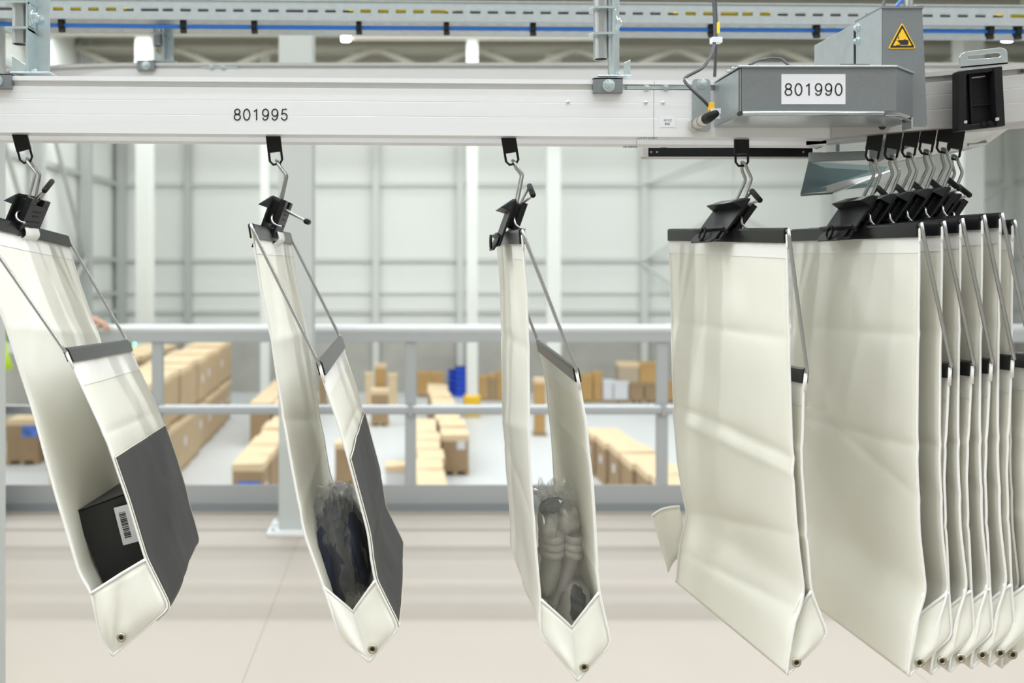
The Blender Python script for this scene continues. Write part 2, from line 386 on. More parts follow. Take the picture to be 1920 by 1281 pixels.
for k, (y, lab) in enumerate(((23.5, 'nearest'), (29.2, 'middle'), (34.8, 'farthest'))):
    t = thing('roof_truss', (0, y, ZCEIL - 0.9), f'beige steel lattice roof truss, {lab} of the three under the hall roof', 'truss', 'roof trusses')
    zt, zb = ZCEIL - 0.34, ZCEIL - 1.15
    MB().box((XL, y - 0.1, zt - 0.1), (XRT, y + 0.1, zt + 0.05)).build('top_chord', M_TRUSS, t)
    MB().box((XL, y - 0.1, zb - 0.09), (XRT, y + 0.1, zb + 0.09)).build('bottom_chord', M_TRUSS, t)
    n = 22; st = (XRT - XL) / n
    for i in range(n):
        a = (XL + i * st, y, zb if i % 2 else zt); b = (XL + (i + 1) * st, y, zt if i % 2 else zb)
        MB().tube([a, b], 0.12, 6).build('diagonal', M_TRUSS, t)
for px0, px1, y, py, lab in ((643, 1150, 27.0, 73, 'long thin ceiling lamp under the roof above the middle of the rail'),
                        (-22, 95, 27.0, 73, 'long thin ceiling lamp under the roof at the left edge'),
                        (1880, 2300, 25.0, 73, 'long thin ceiling lamp under the roof at the right edge')):
    x0, x1, z = sx(px0, y), sx(px1, y), sz(py, y)
    r = thing('linear_lamp', ((x0 + x1) / 2, y, z), lab, 'lamp', 'hall ceiling lamps')
    MB().box((x0, y - 0.06, z), (x1, y + 0.06, z + 0.07)).build('housing', M_CEIL, r)
    MB().box((x0 + 0.05, y - 0.04, z - 0.02), (x1 - 0.05, y + 0.04, z)).build('diffuser', mat('soft_lamp', (1, 0.98, 0.92), 0.4, emit=.1), r)
    mb = MB(); mb.tube([(x0 - 0.02, y - 0.05, z), (x0 + 0.18, y - 0.05, z)], 0.07, 10); mb.build('lamp_head', M_LAMP, r)
    for xx in (x0 + 0.5, x1 - 0.5): MB().tube([(xx, y, z + 0.07), (xx, y, ZCEIL)], 0.012, 6).build('suspension', M_TRUSS, r)
ex = thing('exit_sign', W(258, 643, 38.9), 'small lit green emergency exit sign on the far wall', 'sign')
p = W(258, 643, 38.9)
MB().box((p.x - 0.16, p.y, p.z - 0.13), (p.x + 0.16, p.y + 0.05, p.z + 0.13)).build('sign_face', M_EXIT, ex)
MB().box((p.x - 0.18, p.y + 0.05, p.z - 0.15), (p.x + 0.18, p.y + 0.66, p.z + 0.15)).build('sign_housing', M_WCOL, ex)

# ------------------------------------------------------------------ cartons in the hall
def carton(x, y, z, w, d, h, label, group, sheet=None, top=None, side=None, rz=0.0, pallet=True, name='carton'):
    r = thing(name, (x, y, z), label, 'carton', group)
    R = Matrix.Translation(Vector((x, y, z))) @ Matrix.Rotation(rz, 4, 'Z'); zz = 0
    if pallet:
        mb = MB()
        for q in (-0.42, 0, 0.42): mb.box((w * q - 0.05, -d / 2, 0), (w * q + 0.05, d / 2, 0.09), R)
        mb.box((-w / 2, -d / 2, 0.09), (w / 2, d / 2, 0.12), R); mb.build('pallet', M_WOOD, r); zz = 0.12
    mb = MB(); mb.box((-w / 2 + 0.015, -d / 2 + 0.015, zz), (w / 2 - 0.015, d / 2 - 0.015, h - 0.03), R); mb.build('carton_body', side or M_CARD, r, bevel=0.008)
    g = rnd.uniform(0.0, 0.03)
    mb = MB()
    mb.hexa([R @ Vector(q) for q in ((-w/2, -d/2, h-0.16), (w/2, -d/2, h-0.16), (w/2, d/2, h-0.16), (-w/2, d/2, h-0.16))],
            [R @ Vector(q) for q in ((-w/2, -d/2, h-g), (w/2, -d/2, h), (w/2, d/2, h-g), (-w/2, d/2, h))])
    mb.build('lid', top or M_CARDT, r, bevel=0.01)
    if sheet:
        px_, pz_, sw, sh, m = sheet
        mb = MB(); mb.box((px_ - sw/2, -d/2 + 0.003, pz_ - sh/2), (px_ + sw/2, -d/2 + 0.013, pz_ + sh/2), R); mb.build('label_sheet', m, r)
    if rz == 0 and rnd.random() < 0.5:
        mb = MB(); s = 1 if x < 0 else -1
        mb.box((s * (w/2 - 0.013), -0.12, h*0.45), (s * (w/2 - 0.005), 0.1, h*0.62), R); mb.build('label_sheet', M_WHITE, r)
    return r

M_CARDL = mat('tan_cardboard', (0.50, 0.375, 0.235), 0.85, 0, 0.08, 2.0)
def row(x, y0, y1, step, w, h, tiers, where, group, dx=0.0, face=None):
    n = max(1, round((y1 - y0) / step))
    order = ['nearest'] + [f'{o} from the front' for o in ('second', 'third', 'fourth', 'fifth', 'sixth', 'seventh', 'eighth', 'ninth', 'tenth', 'eleventh', 'twelfth', 'thirteenth', 'fourteenth')]
    for i in range(n):
        for t in range(tiers):
            lev = '' if tiers == 1 else (', lower tier' if t == 0 else ', upper tier')
            yy = y0 + (i + 0.5) * step
            jx = rnd.uniform(-0.035, 0.035)
            carton(x + dx * (yy - y0) + jx, yy, ZG + t * (h + 0.001), w * rnd.uniform(0.96, 1.02), step * (.955 if tiers == 1 else rnd.uniform(.90, .955)), h - rnd.uniform(0.01, 0.06) * (1 if t == tiers - 1 else 0),
                   f'tan carton in {where}, {order[i]}{lev}', group, face if (i == 0 and t == 0) else None, side=M_CARDL if tiers == 2 else None)
row(-5.75, 17.6, 33.0, 1.28, 1.1, 1.29, 2, 'the tall two-tier row', 'cartons of the tall row', dx=-0.035)
row(-7.75, 24.5, 31.5, 1.4, 1.0, 1.30, 2, 'the rear tall row', 'cartons of the rear tall row')
row(-3.05, 19.1, 25.5, 1.05, 0.62, 1.24, 1, 'the low row left of the steel column', 'cartons of the low left row', dx=0.0, face=(0.03, 0.72, 0.42, 0.30, M_PRINT))
row(-4.05, 27.6, 33.0, 1.1, 0.62, 1.24, 1, 'the left file of the far low row', 'cartons of the far left row')
row(-3.38, 27.6, 33.0, 1.1, 0.62, 1.24, 1, 'the right file of the far low row', 'cartons of the far left row')
row(1.19, 23.8, 34.0, 1.13, 0.66, 1.03, 1, 'the low row left of the yellow guard', 'cartons of the long centre row', dx=-0.012, face=(0.14, 0.74, 0.2, 0.24, M_WHITE))
row(0.51, 16.6, 26.2, 1.07, 0.58, 1.03, 1, 'the near centre row beside the railing post', 'cartons of the near centre row')
row(5.15, 16.9, 24.8, 1.13, 0.80, 1.05, 1, 'the row right of the third pouch', 'cartons of the right row', dx=-0.035)
def put(px0, px1, pyb, h, label, group, side=None, top=None, sheet=None, d=None, z=0.0, pallet=True):
    D = 5 * F / (pyb - 500); w = (px1 - px0) / F * D
    return carton(sx((px0 + px1) / 2, D), D + (d or w) / 2, ZG + z, w, d or w, h, label, group, sheet, top, side, pallet=pallet, rz=0.0001)
G2 = 'scattered cartons at the back of the hall'
put(695, 729, 800, 1.15, 'brown carton stack standing alone in front of the paler cartons, centre left', G2)
put(727, 745, 768, 1.25, 'pale carton right behind the lone brown stack', G2, side=M_CARDT)
put(684, 700, 765, 1.25, 'pale carton left behind the lone brown stack', G2, side=M_CARDT)
put(702, 724, 758, 1.45, 'orange-brown carton behind the lone brown stack', G2, side=M_CARDO)
put(10, 72, 872, 1.15, 'brown carton on a pallet with a blue print, left of the first pouch', G2, sheet=(0.2, 0.85, 0.4, 0.3, M_PRINT))
put(597, 613, 760, 1.35, 'brown carton just right of the steel column', G2)
put(627, 668, 912, 1.0, 'brown carton beside the second pouch, low near the railing', G2, side=M_CARD)
put(722, 772, 925, 0.62, 'low white-sided open carton left of the railing post', G2, side=M_WHITE, sheet=(0.1, 0.25, 0.2, 0.2, M_WHITE))
put(782, 808, 745, 0.95, 'orange-brown carton at the far end of the centre row, left one', G2, side=M_CARDO, top=M_CARDO)
put(808.5, 832, 745, 0.95, 'orange-brown carton at the far end of the centre row, right one', G2, side=M_CARDO, top=M_CARDO)
for a, b, y, h, lab, sd in ((898, 915, 752, 0.95, 'first from the yellow guard', M_CARDO), (915.5, 931, 752, 1.0, 'second from the yellow guard', M_CARD), (931.5, 948, 752, 1.1, 'third from the yellow guard', M_CARDO)):
    put(a, b, y, h, f'orange-brown carton right of the yellow guard, {lab}', G2, side=sd, top=M_CARDO)
for a, b, y, h, lab, sd, tp in ((1002, 1024, 818, 1.7, 'tall brown carton stack seen between the panels of the third pouch', M_CARDO, M_CARDT),
        (1090, 1112, 756, 1.05, 'orange carton right of the third pouch, left end of the heap', M_CARDO, M_CARDO),
        (1112.5, 1130, 756, 1.15, 'orange carton right of the third pouch, second in the heap', M_CARDO, M_CARDO),
        (1130.5, 1150, 756, 0.85, 'white carton in the heap, left one', M_WHITE, M_WHITE), (1150.5, 1179, 756, 0.80, 'white carton in the heap, right one', M_WHITE, M_WHITE),
        (1180, 1208, 756, 0.75, 'brown carton at the foot of the high heap, left one', M_CARD, M_CARD), (1208.5, 1236, 756, 0.75, 'brown carton at the foot of the high heap, right one', M_CARD, M_CARD),
        (1160, 1199, 756, .72, 'greyish brown carton on the high heap, left one', mat('grey_card', (0.45, 0.37, 0.27), 0.85), M_CARDT),
        (1199, 1236, 756, .72, 'orange carton on the high heap, right one', M_CARDO, M_CARDO),
        (1250, 1275, 756, 0.8, 'orange carton left of the fourth pouch by the railing post', M_CARDO, M_CARDO)):
    put(a, b, y, h, lab, 'heap of cartons at the back right', side=sd, top=tp, z=.75 if 'on the high' in lab else 0, pallet='on the high' not in lab)
# blue plastic bins
for a, b, yb, n, lab in ((841, 855, 742, 4, 'shorter'), (854, 874, 745, 5, 'taller')):
    D = 5 * F / (yb - 500); x0, x1 = sx(a, D), sx(b, D); hh = (yb - (694 if n == 4 else 688)) / F * D / n
    for k in range(n):
        z = ZG + k * hh; r = thing('storage_bin', ((x0 + x1) / 2, D + 0.2, z), f'blue plastic storage bin in the {lab} stack, {["bottom", "second", "third", "fourth", "fifth"][k]} from the floor', 'bin', 'blue bins near the yellow guard')
        mb = MB(); mb.hexa([Vector(q) for q in ((x0+.02, D+.02, z), (x1-.02, D+.02, z), (x1-.02, D+.38, z), (x0+.02, D+.38, z))],
                           [Vector(q) for q in ((x0, D, z+hh*.95), (x1, D, z+hh*.95), (x1, D+.4, z+hh*.95), (x0, D+.4, z+hh*.95))]); mb.build('bin_body', M_BINB, r)
        mb = MB(); mb.box((x0 - .015, D - .015, z + hh*.82), (x1 + .015, D + .415, z + hh*.95)); mb.build('bin_rim', M_BINB, r)

# ------------------------------------------------------------------ conveyor rails
DF = 1.77
ZB = sz(253.5, DF)
decl = -math.radians(0.38)
def rail_profile(parent, x0, x1, y, zb, h=0.1005, depth=0.045, slope=decl, m=M_ALU, flip=1, xref=0.0, name='profile'):
    k = h / 0.1005
    pr = [(0, 0), (0, .0325), (.0003, .0328), (.0003, .0334), (0, .034), (0, .0588), (.0003, .0591), (.0003, .0597), (0, .0603), (0, .083), (.005, .0835), (.005, .0915), (-.003, .0925), (-.003, .1005), (depth, .1005), (depth, 0)]
    t = math.tan(slope); a = []; b = []
    for yy, zz in pr:
        a.append((x0, y + yy * flip, zb + zz * k + (x0 - xref) * t)); b.append((x1, y + yy * flip, zb + zz * k + (x1 - xref) * t))
    n = len(pr)
    mb = MB(); mb.add(a + b, [tuple(range(n)), tuple(range(2*n-1, n-1, -1))] + [(i, (i+1) % n, n+(i+1) % n, n+i) for i in range(n)])
    return mb.build(name, m, parent)
XJ = sx(1226, DF)
rail = thing('conveyor_rail', (0, 1.8, ZB), 'long pale aluminium conveyor rail marked 801995 that the pouches hang from', 'rail')
rail_profile(rail, -1.7, XJ - 0.0004, DF, ZB, name='front_profile')
rail_profile(rail, XJ + 0.0004, sx(1560, DF), DF, ZB, name='front_profile')
XJ2 = sx(1183, 1.925)
rail_profile(rail, -1.7, XJ2 - .0004, 1.922, ZB, flip=-1, name='back_profile')
rail_profile(rail, XJ2 + .0004, sx(1540, 1.9), 1.922, ZB, flip=-1, name='back_profile')
def zr(x): return ZB + x * math.tan(decl)
for px in (1175,):
    x0, x1 = sx(1175, DF), sx(1300, DF)
    mb = MB(); mb.box((x0, DF - 0.0005, zr(x0) + .0838), (x1, DF + .004, zr(x0) + .0912)); mb.build('joint_strip', M_ZINC, rail, bevel=.0005)
    for q in (1212, 1248): bolt(rail, (sx(q, DF), DF - .0005, zr(x0) + .0873), (0, -1, 0), .0042, 'screw')
for q in (1065, 1211, 1243):
    x = sx(q, DF); mb = MB(); mb.tube([(x, DF + .0005, zr(x) + .061), (x, DF - .0015, zr(x) + .061), (x, DF - .0026, zr(x) + .061)], [.003, .003, .0015], 12); mb.build('rivet', M_ZINC, rail, smooth=True)
for q in (1203, 1213, 1223, 1232):
    x = sx(q, DF); mb = MB(); mb.tube([(x, DF + .012, zr(x)), (x, DF + .012, zr(x) - .003)], .004, 8); mb.build('rivet', M_ZINC, rail)
for q in (1172, 1182, 1191):
    x = sx(q, 1.91); mb = MB(); mb.tube([(x, 1.91, zr(x)), (x, 1.91, zr(x) - .003)], .004, 8); mb.build('rivet', M_ZINC, rail)
xl = sx(489, DF)
digits('number', '801995', (xl, DF - .0006, sz(215, DF)), 22 / F * DF, M_INK, rail)
mb = MB(); mb.box((sx(1237, DF), DF - .0005, sz(238.5, DF)), (sx(1266, DF), DF + .0002, sz(219, DF))); mb.build('small_label', M_WHITE, rail)
text('small_print', '-011C', (sx(1251.5, DF), DF - .0007, sz(225.5, DF)), .0042, M_INK, rail)
text('small_print', '858', (sx(1251, DF), DF - .0007, sz(232.3, DF)), .0042, M_INK, rail)

# rising rail at the right
XI = sx(1556, DF); sl = math.radians(5.0)
ir = thing('rising_conveyor_rail', (1.1, 1.8, ZB), 'grey aluminium conveyor rail rising to the right behind the black cassette', 'rail')
ZI = zr(XI)
rail_profile(ir, XI + .001, 1.75, DF - .004, ZI, slope=sl, m=M_ALU2, xref=XI, name='front_profile', depth=.045)
rail_profile(ir, XI + .001, 1.75, 1.922, ZI, slope=sl, m=M_ALU2, xref=XI, flip=-1, name='back_profile')
def zi(x): return ZI + (x - XI) * math.tan(sl)
xq = sx(1914, DF); mb = MB(); mb.tube([(xq, DF - .0042, zi(xq) + .088), (xq, DF - .0048, zi(xq) + .088)], .0035, 12); mb.build('hole', M_SLOT, ir)
xq = sx(1652, DF); mb = MB(); mb.tube([(xq, DF - .0042, zi(xq) + .013), (xq, DF - .0055, zi(xq) + .013)], .007, 12); mb.build('hole', M_SLOT, ir)

# upper rail behind
DB = 3.0
ur = thing('upper_conveyor_rail', (0, DB, sz(182, DB)), 'aluminium conveyor rail farther back and higher, curving away at the left', 'rail')
zb2 = sz(180, DB)
pts = []
xc0 = sx(290, DB)
prof = [(0, 0), (0, .082), (.006, .083), (.006, .09), (-.003, .091), (-.003, .1), (.06, .1), (.06, 0)]
rows = []
path = []
for i in range(13):
    a = math.radians(50) * (1 - i / 12); R0 = 1.3
    path.append((xc0 - R0 * math.sin(a), DB + R0 * (1 - math.cos(a)), a))
path += [(sx(640, DB), DB, 0), (sx(1300, DB), DB, 0), (2.6, DB, 0)]
for x, y, a in path:
    rows.append([Vector((x + yy * math.sin(a), y + yy * math.cos(a), zb2 + zz)) for yy, zz in prof])
mb = MB(); mb.grid(rows, wrap=True); mb.build('curved_profile', mat('upper_rail_aluminium', (0.66, 0.655, 0.65), 0.42, 0.35), ur)
x0, x1 = sx(377, DB), sx(446, DB)
mb = MB(); mb.box((x0, DB - .001, zb2 + .083), (x1, DB + .004, zb2 + .09)); mb.build('joint_strip', M_ZINC, ur)
for q in (397, 419): bolt(ur, (sx(q, DB), DB - .001, zb2 + .0865), (0, -1, 0), .006, 'screw')

# ------------------------------------------------------------------ hangers
def hanger(px_pipe, w_pipe, y_bot, px_plate0, px_plate1, y_plate_bot, clampys, blk, D, label, foot_left=True):
    s = D / F
    x = sx(px_pipe, D); r = w_pipe * s / 2
    t = thing('pipe_hanger', (x, D, sz(y_plate_bot, D)), label, 'hanger', 'pipe hangers of the rails')
    ztop = ZC + 0.95
    mb = MB(); zb = sz(y_bot, D)
    ring = lambda z, rr: [Vector((x + rr * math.cos(a * math.pi / 12), D - .004 + rr * math.sin(a * math.pi / 12), z)) for a in range(24)]
    mb.grid([ring(zb + .02, r * .84), ring(zb, r * .84), ring(zb, r), ring(ztop, r)], wrap=True); mb.build('pipe', M_PIPE, t, smooth=False)
    xa, xb = sx(px_plate0, D), sx(px_plate1, D); zpb = sz(y_plate_bot, D)
    mb = MB(); mb.box((xa, D - .018, zpb), (xa + .004, D + .02, ztop)); mb.box((xa, D + .016, zpb), (xb, D + .02, ztop)); mb.build('bracket_plate', M_ZINC, t, bevel=.0006)
    for cy in clampys:
        z = sz(cy, D); mb = MB()
        mb.prism([(x - r * 1.75, D - .012, z - .002), (x - r * 1.3, D - .026, z - .002), (xa + .004, D - .026, z - .002), (xa + .004, D + .018, z - .002), (x - r * 1.3, D + .018, z - .002)], (0, 0, .004))
        mb.build('clamp_plate', M_ZINC, t)
    if clampys:
        zc = (sz(clampys[0], D) + sz(clampys[-1], D)) / 2
        mb = MB(); mb.box((xa + .004, D - .016, zc - .018), (xa + .008, D + .012, zc + .022)); mb.build('washer_plate', M_ZINC, t, bevel=.001)
        bolt(t, (xa + .008, D - .004, zc), (1, 0, 0), .009)
    # foot
    mb = MB()
    if foot_left:
        mb.prism([(xa - .024, D - .02, zpb), (xa, D - .02, zpb), (xa, D - .02, zpb + .014), (xa - .024, D - .02, zpb + .03)], (0, .003, 0))
    else:
        mb.prism([(xb, D - .02, zpb), (xb + .012, D - .02, zpb), (xb + .012, D - .02, zpb + .028), (xb, D - .02, zpb + .022)], (0, .003, 0))
    mb.box((xa - .026, D - .022, zpb - .003), (xb + .014, D + .03, zpb)); mb.build('foot_angle', M_ZINC, t, bevel=.0006)
    bolt(t, (xa + .012, D - .006, zpb), (0, 0, 1), .006)
    bx0, bx1, by0, by1, yb = blk
    mb = MB(); mb.box((sx(bx0, yb), yb - .004, sz(by1, yb)), (sx(bx1, yb), yb + .012, sz(by0, yb))); mb.box((sx(bx0, yb), yb - .004, sz(by0, yb) - .004), (sx(bx1, yb), D + .03, sz(by0, yb) ))
    mb.build('rail_clamp', M_GALVD, t, bevel=.001)
    bolt(t, (sx((bx0 + bx1) / 2 + 1, yb), yb - .004, sz((by0 + by1) / 2 + 1, yb)), (0, -1, 0), .0075 if D < 2 else .009)
hanger(39, 28, 84, 55, 87, 139, (10, 58), (-34, 22, 138, 167, DF - .006), 1.80, 'zinc-plated pipe hanger at the left edge above the rail')
hanger(1126, 28, 112, 1144, 1165, 145, (20, 68), (1112, 1167, 146, 175, DF - .006), 1.80, 'zinc-plated pipe hanger in the middle, clamped to the numbered rail', False)
hanger(297, 17, 87, 307, 323, 116, (8, 37, 66), (257, 290, 113, 132, DB - .008), DB + .03, 'pipe hanger of the rear upper rail, behind the left one')

# ------------------------------------------------------------------ cable tray with blue cable
DT = 2.9
ty = thing('cable_tray', (0, DT, sz(38, DT)), 'long perforated galvanised cable tray across the top of the picture', 'cable tray')
zt0 = sz(40, DT); TS = -.0075
def ts(x): return zt0 + x * TS * 1.0
def sbar(mb, x0, x1, y0, y1, z0, z1):
    mb.hexa([Vector((x0, y0, ts(x0)+z0)), Vector((x1, y0, ts(x1)+z0)), Vector((x1, y1, ts(x1)+z0)), Vector((x0, y1, ts(x0)+z0))],
            [Vector((x0, y0, ts(x0)+z1)), Vector((x1, y0, ts(x1)+z1)), Vector((x1, y1, ts(x1)+z1)), Vector((x0, y1, ts(x0)+z1))])
X0, X1 = -1.5, 2.15
mb = MB(); sbar(mb, X0, X1, DT, DT + .002, 0, .024); sbar(mb, X0, X1, DT, DT + .002, .034, .056); sbar(mb, X0, X1, DT - .004, DT + .006, .056, .06)
pitch = 33 / F * DT; x = X0; k = 0
while x < X1:
    big = (k % 8 == 6)
    wslot = pitch * (.6 if not big else 1.0)
    sbar(mb, x + wslot, min(X1, x + pitch + (.012 if big else 0)), DT, DT + .002, .024, .034)
    x += pitch + (.012 if big else 0); k += 1
mb.build('side_wall', M_GALV, ty)
mb = MB(); sbar(mb, X0, X1, DT + .185, DT + .187, 0, .09); mb.build('back_side_wall', M_GALV, ty)
for j in range(5):
    mb = MB(); y = DT + .002 + j * .0375; sbar(mb, X0, X1, y, y + .026, 0, .0015); mb.build('bottom_strip', M_GALV, ty)
x = X0; k = 0
while x < X1:
    mb = MB(); sbar(mb, x, x + pitch * .45, DT + .002, DT + .183, .0001, .0013); mb.build('cross_strip', M_GALV, ty); x += pitch * 1.0
for j, (m, nm) in enumerate(((M_PURP, 'violet wire'), (M_TAG, 'yellow-green wire'), (M_CABLE, 'added slot-darkening wire'))):
    pts = [(X0 + i * .05, DT + (.040 + .014 * math.sin(i * .21), .047 + .036 * math.sin(i * .33 + 1.2), .030)[j], ts(X0 + i * .05) + (.020, .034, .029)[j]) for i in range(int((X1 - X0) / .05) + 1)]
    mb = MB(); mb.tube(pts, (.006, .006, .011)[j], 8); tag(mb.build('tray_wire', m, smooth=True), f'{nm} lying inside the perforated cable tray', 'wire')  # the black strand runs close behind the slots to make them look dark
bc = thing('blue_cable', (0, DT - .02, sz(50, DT)), 'bright blue cable strapped below the perforated tray', 'cable')
pts = []
for px, py in ((-120, 41), (60, 47), (300, 49.5), (640, 52), (1000, 54), (1340, 56), (1700, 58), (2100, 61)):
    pts.append(W(px, py, DT + .02))
pts = resample(pts, 60, 3)
mb = MB(); mb.tube(pts, .0062, 10); mb.build('cable_sheath', M_BLUE, bc, smooth=True)
for px in (116, 344, 477, 673, 837, 999, 1333, 1530, 1855, 1907):
    py = 46 + px * .0078
    c0 = W(px, py, DT + .02); w = 5 / F * DT
    mb = MB()
    ring = [Vector((0, math.cos(a) * .0125, math.sin(a) * .016)) for a in [2 * math.pi * q / 12 for q in range(12)]]
    rows = []
    for xx in (-w, w):
        rows.append([c0 + Vector((xx, p.y - .0, p.z + .001)) for p in ring])
    mb.grid(rows, wrap=True); mb.add(rows[0], [tuple(range(12))]); mb.add(rows[1], [tuple(range(12))])
    mb.box((c0.x - w, c0.y - .0135, c0.z + .004), (c0.x + w, c0.y - .009, c0.z + .021)); mb.box((c0.x - w, c0.y - .008, c0.z - .021), (c0.x + w * 1.25, c0.y + .004, c0.z - .012))
    mb.build('strap_tie', M_RUB, bc)

# ------------------------------------------------------------------ drive box 801990
DBX = 1.634
bx = thing('drive_box', (.68, 1.69, sz(235, DF)), 'galvanised sheet-metal drive box with white label 801990 on the rail', 'machine box')
xa, xb, xc2 = sx(1387, DBX), sx(1680, DBX), sx(1712, 1.69)
zA, zB_ = sz(213, DBX), sz(127, DBX)
fr = [Vector((xa, DBX, 0)), Vector((xb, DBX, 0)), Vector((xc2, 1.69, 0)), Vector((xc2, DF - .002, 0)), Vector((xa, DF - .002, 0))]
# front cover: bent sheet
def sheet(path, z0, z1, th=.0016):
    mb = MB()
    for a, b in zip(path, path[1:]):
        d = (b - a).normalized(); n = Vector((-d.y, d.x, 0)) * th
        A = [a, b, b + n, a + n]
        mb.hexa([p + Vector((0, 0, z0)) for p in A], [p + Vector((0, 0, z1)) for p in A])
    return mb
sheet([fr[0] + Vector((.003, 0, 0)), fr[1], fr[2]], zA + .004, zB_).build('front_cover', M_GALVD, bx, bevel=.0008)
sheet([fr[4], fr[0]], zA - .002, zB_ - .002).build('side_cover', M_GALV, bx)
mb = MB(); mb.prism([p + Vector((0, 0, zB_)) for p in (fr[0] + Vector((-.003, -.003, 0)), fr[1] + Vector((.001, -.003, 0)), fr[2] + Vector((.002, -.002, 0)), fr[3], fr[4])], (0, 0, .0035)); mb.build('top_cover', M_GALV, bx, bevel=.0008)
mb = MB(); mb.prism([p + Vector((0, 0, zA - .004)) for p in (fr[0], fr[1] + Vector((-.04, 0, 0)), fr[1] + Vector((.02, .03, 0)), fr[2] + Vector((0, .03, 0)), fr[3], fr[4])], (0, 0, .0016)); mb.build('bottom_tray', M_GALV, bx)
mb = MB(); mb.tube([Vector((xa + .004, DBX - .002, zA)), Vector((sx(1655, DBX), DBX - .002, zA))], .004, 10); mb.build('rolled_lip', M_GALV, bx, smooth=True)
sheet([fr[1] + Vector((-.018, -.001, 0)), fr[1] + Vector((.006, .002, 0)), fr[2] + Vector((-.002, .0, 0))], zA - .004, zA - .0024, .006).build('lower_lip', M_GALV, bx)
mb = MB(); mb.box((fr[2].x - .004, 1.688, zA - .016), (fr[2].x - .001, 1.72, zA + .002)); mb.build('lip_hook', M_GALV, bx)
mb = MB(); mb.box((xa - .0005, DBX + .0005, zA + .001), (xa + .0028, DBX + .004, zB_)); mb.build('shadow_gap', M_SLOT, bx)
mb = MB(); mb.tube([(xa + .0005, DBX - .001, zA), (xa + .0005, DBX + .004, zA)], .004, 12); mb.build('corner_hole', M_SLOT, bx)
x0, x1 = sx(1465, DBX), sx(1585, DBX)
mb = MB(); mb.box((x0, DBX - .0006, sz(195.5, DBX)), (x1, DBX + .0005, sz(139, DBX))); mb.build('number_label', M_WHITE, bx, bevel=.0)
digits('number', '801990', (sx(1525, DBX), DBX - .0009, sz(168, DBX)), 23.5 / F * DBX, M_INK, bx)
x0, x1 = sx(1573, 1.70), sx(1632, 1.70); z0 = zB_ + .0035
mb = MB(); mb.prism([(x0, 1.70, z0), (x1, 1.70, z0), (x1, 1.70, z0 + .013), (x1 - .003, 1.70, z0 + .0165), (x0 + .003, 1.70, z0 + .0165), (x0, 1.70, z0 + .013)], (0, .002, 0)); mb.box((x0 - .004, 1.701, z0), (x0 + .003, 1.73, z0 + .014)); mb.box((x1 - .003, 1.701, z0), (x1 + .004, 1.73, z0 + .012)); mb.build('top_tab', M_GALVD, bx)
bolt(bx, (xa - .004, DBX + .02, zB_ + .002), (0, 0, 1), .003, 'screw'); bolt(bx, (xa - .004, DBX + .045, zB_ + .002), (0, 0, 1), .003, 'screw')

# upright housing with the hand-crush warning
up = thing('upright_housing', (.85, 1.8, sz(237, 1.7)), 'tall galvanised upright housing with a yellow warning triangle', 'machine housing')
DU = 1.70; ux0, ux1 = sx(1655, DU), sx(1729, DU)
zt_l, zt_r = sz(16, DU), sz(9, DU); zlow = sz(237, DU)
mb = MB(); zmid = sz(128, DU); xlow = sx(1709, DU); xr2 = sx(1739, DU)
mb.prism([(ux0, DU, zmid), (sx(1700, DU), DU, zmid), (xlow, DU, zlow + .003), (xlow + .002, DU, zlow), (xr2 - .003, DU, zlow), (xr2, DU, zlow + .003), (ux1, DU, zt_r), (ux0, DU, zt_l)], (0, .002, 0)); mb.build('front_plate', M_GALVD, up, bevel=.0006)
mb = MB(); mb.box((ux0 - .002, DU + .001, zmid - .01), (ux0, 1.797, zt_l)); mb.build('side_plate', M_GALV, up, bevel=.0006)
mb = MB(); mb.box((ux0 - .004, 1.803, zmid - .012), (ux0 - .001, 1.975, sz(45, 1.8))); mb.build('side_plate', M_GALV, up, bevel=.0006)
mb = MB(); mb.box((ux0 - .001, 1.797, zmid - .012), (ux0 + .012, 1.805, zt_l - .004)); mb.build('seam_plate', M_RUB, up)
mb = MB(); mb.box((ux1 - .001, DU + .001, zmid - .02), (ux1 + .001, 1.975, zt_r)); mb.build('side_plate', M_GALVD, up)
mb = MB(); mb.box((ux0 - .002, DU - .002, zt_l), (ux1 + .002, 1.80, zt_l + .0035)); mb.build('cap_plate', M_GALVD, up)
mb = MB(); mb.box((ux0 + .0, 1.973, zmid - .03), (ux1, 1.976, zt_l - .03)); mb.build('back_plate', M_GALV, up)
for py in (52, 77): bolt(up, (ux0 - .002, 1.79, sz(py, 1.79)), (-1, 0, -.0), .0055)
wt = [W(1691.5, 42, DU - .001), W(1718, 91, DU - .001), W(1665, 91.5, DU - .001)]
ws = thing('warning_sign', (0, 0, 0)); bpy.data.objects.remove(ws)
def tri(pts, k, rad=.1, n=4):
    c = sum(pts, Vector()) / 3; P = [c + (p - c) * k for p in pts]; out = []
    for i in range(3):
        a, b, d = P[i - 1], P[i], P[(i + 1) % 3]
        for q in range(n + 1):
            t = q / n; A = b.lerp(a, rad * (1 - t)); B = b.lerp(d, rad * t); out.append(A.lerp(B, .5) if 0 < q < n else (b.lerp(a, rad) if q == 0 else b.lerp(d, rad)))
    return out
sg = MB().prism([p for p in tri(wt, 1.0)], (0, .001, 0)).build('warning_sign', M_YEL, up)
def flat(poly, m, name, dy): MB().prism([p + Vector((0, -dy, 0)) for p in poly], (0, .0003, 0)).build(name, m, sg)
flat(tri(wt, .88, .06), M_INK, 'sign_border', .0004)
flat(tri(wt, .66, .04), M_YEL, 'sign_field', .0008)
def S(px, py): return W(px, py, DU - .0012)
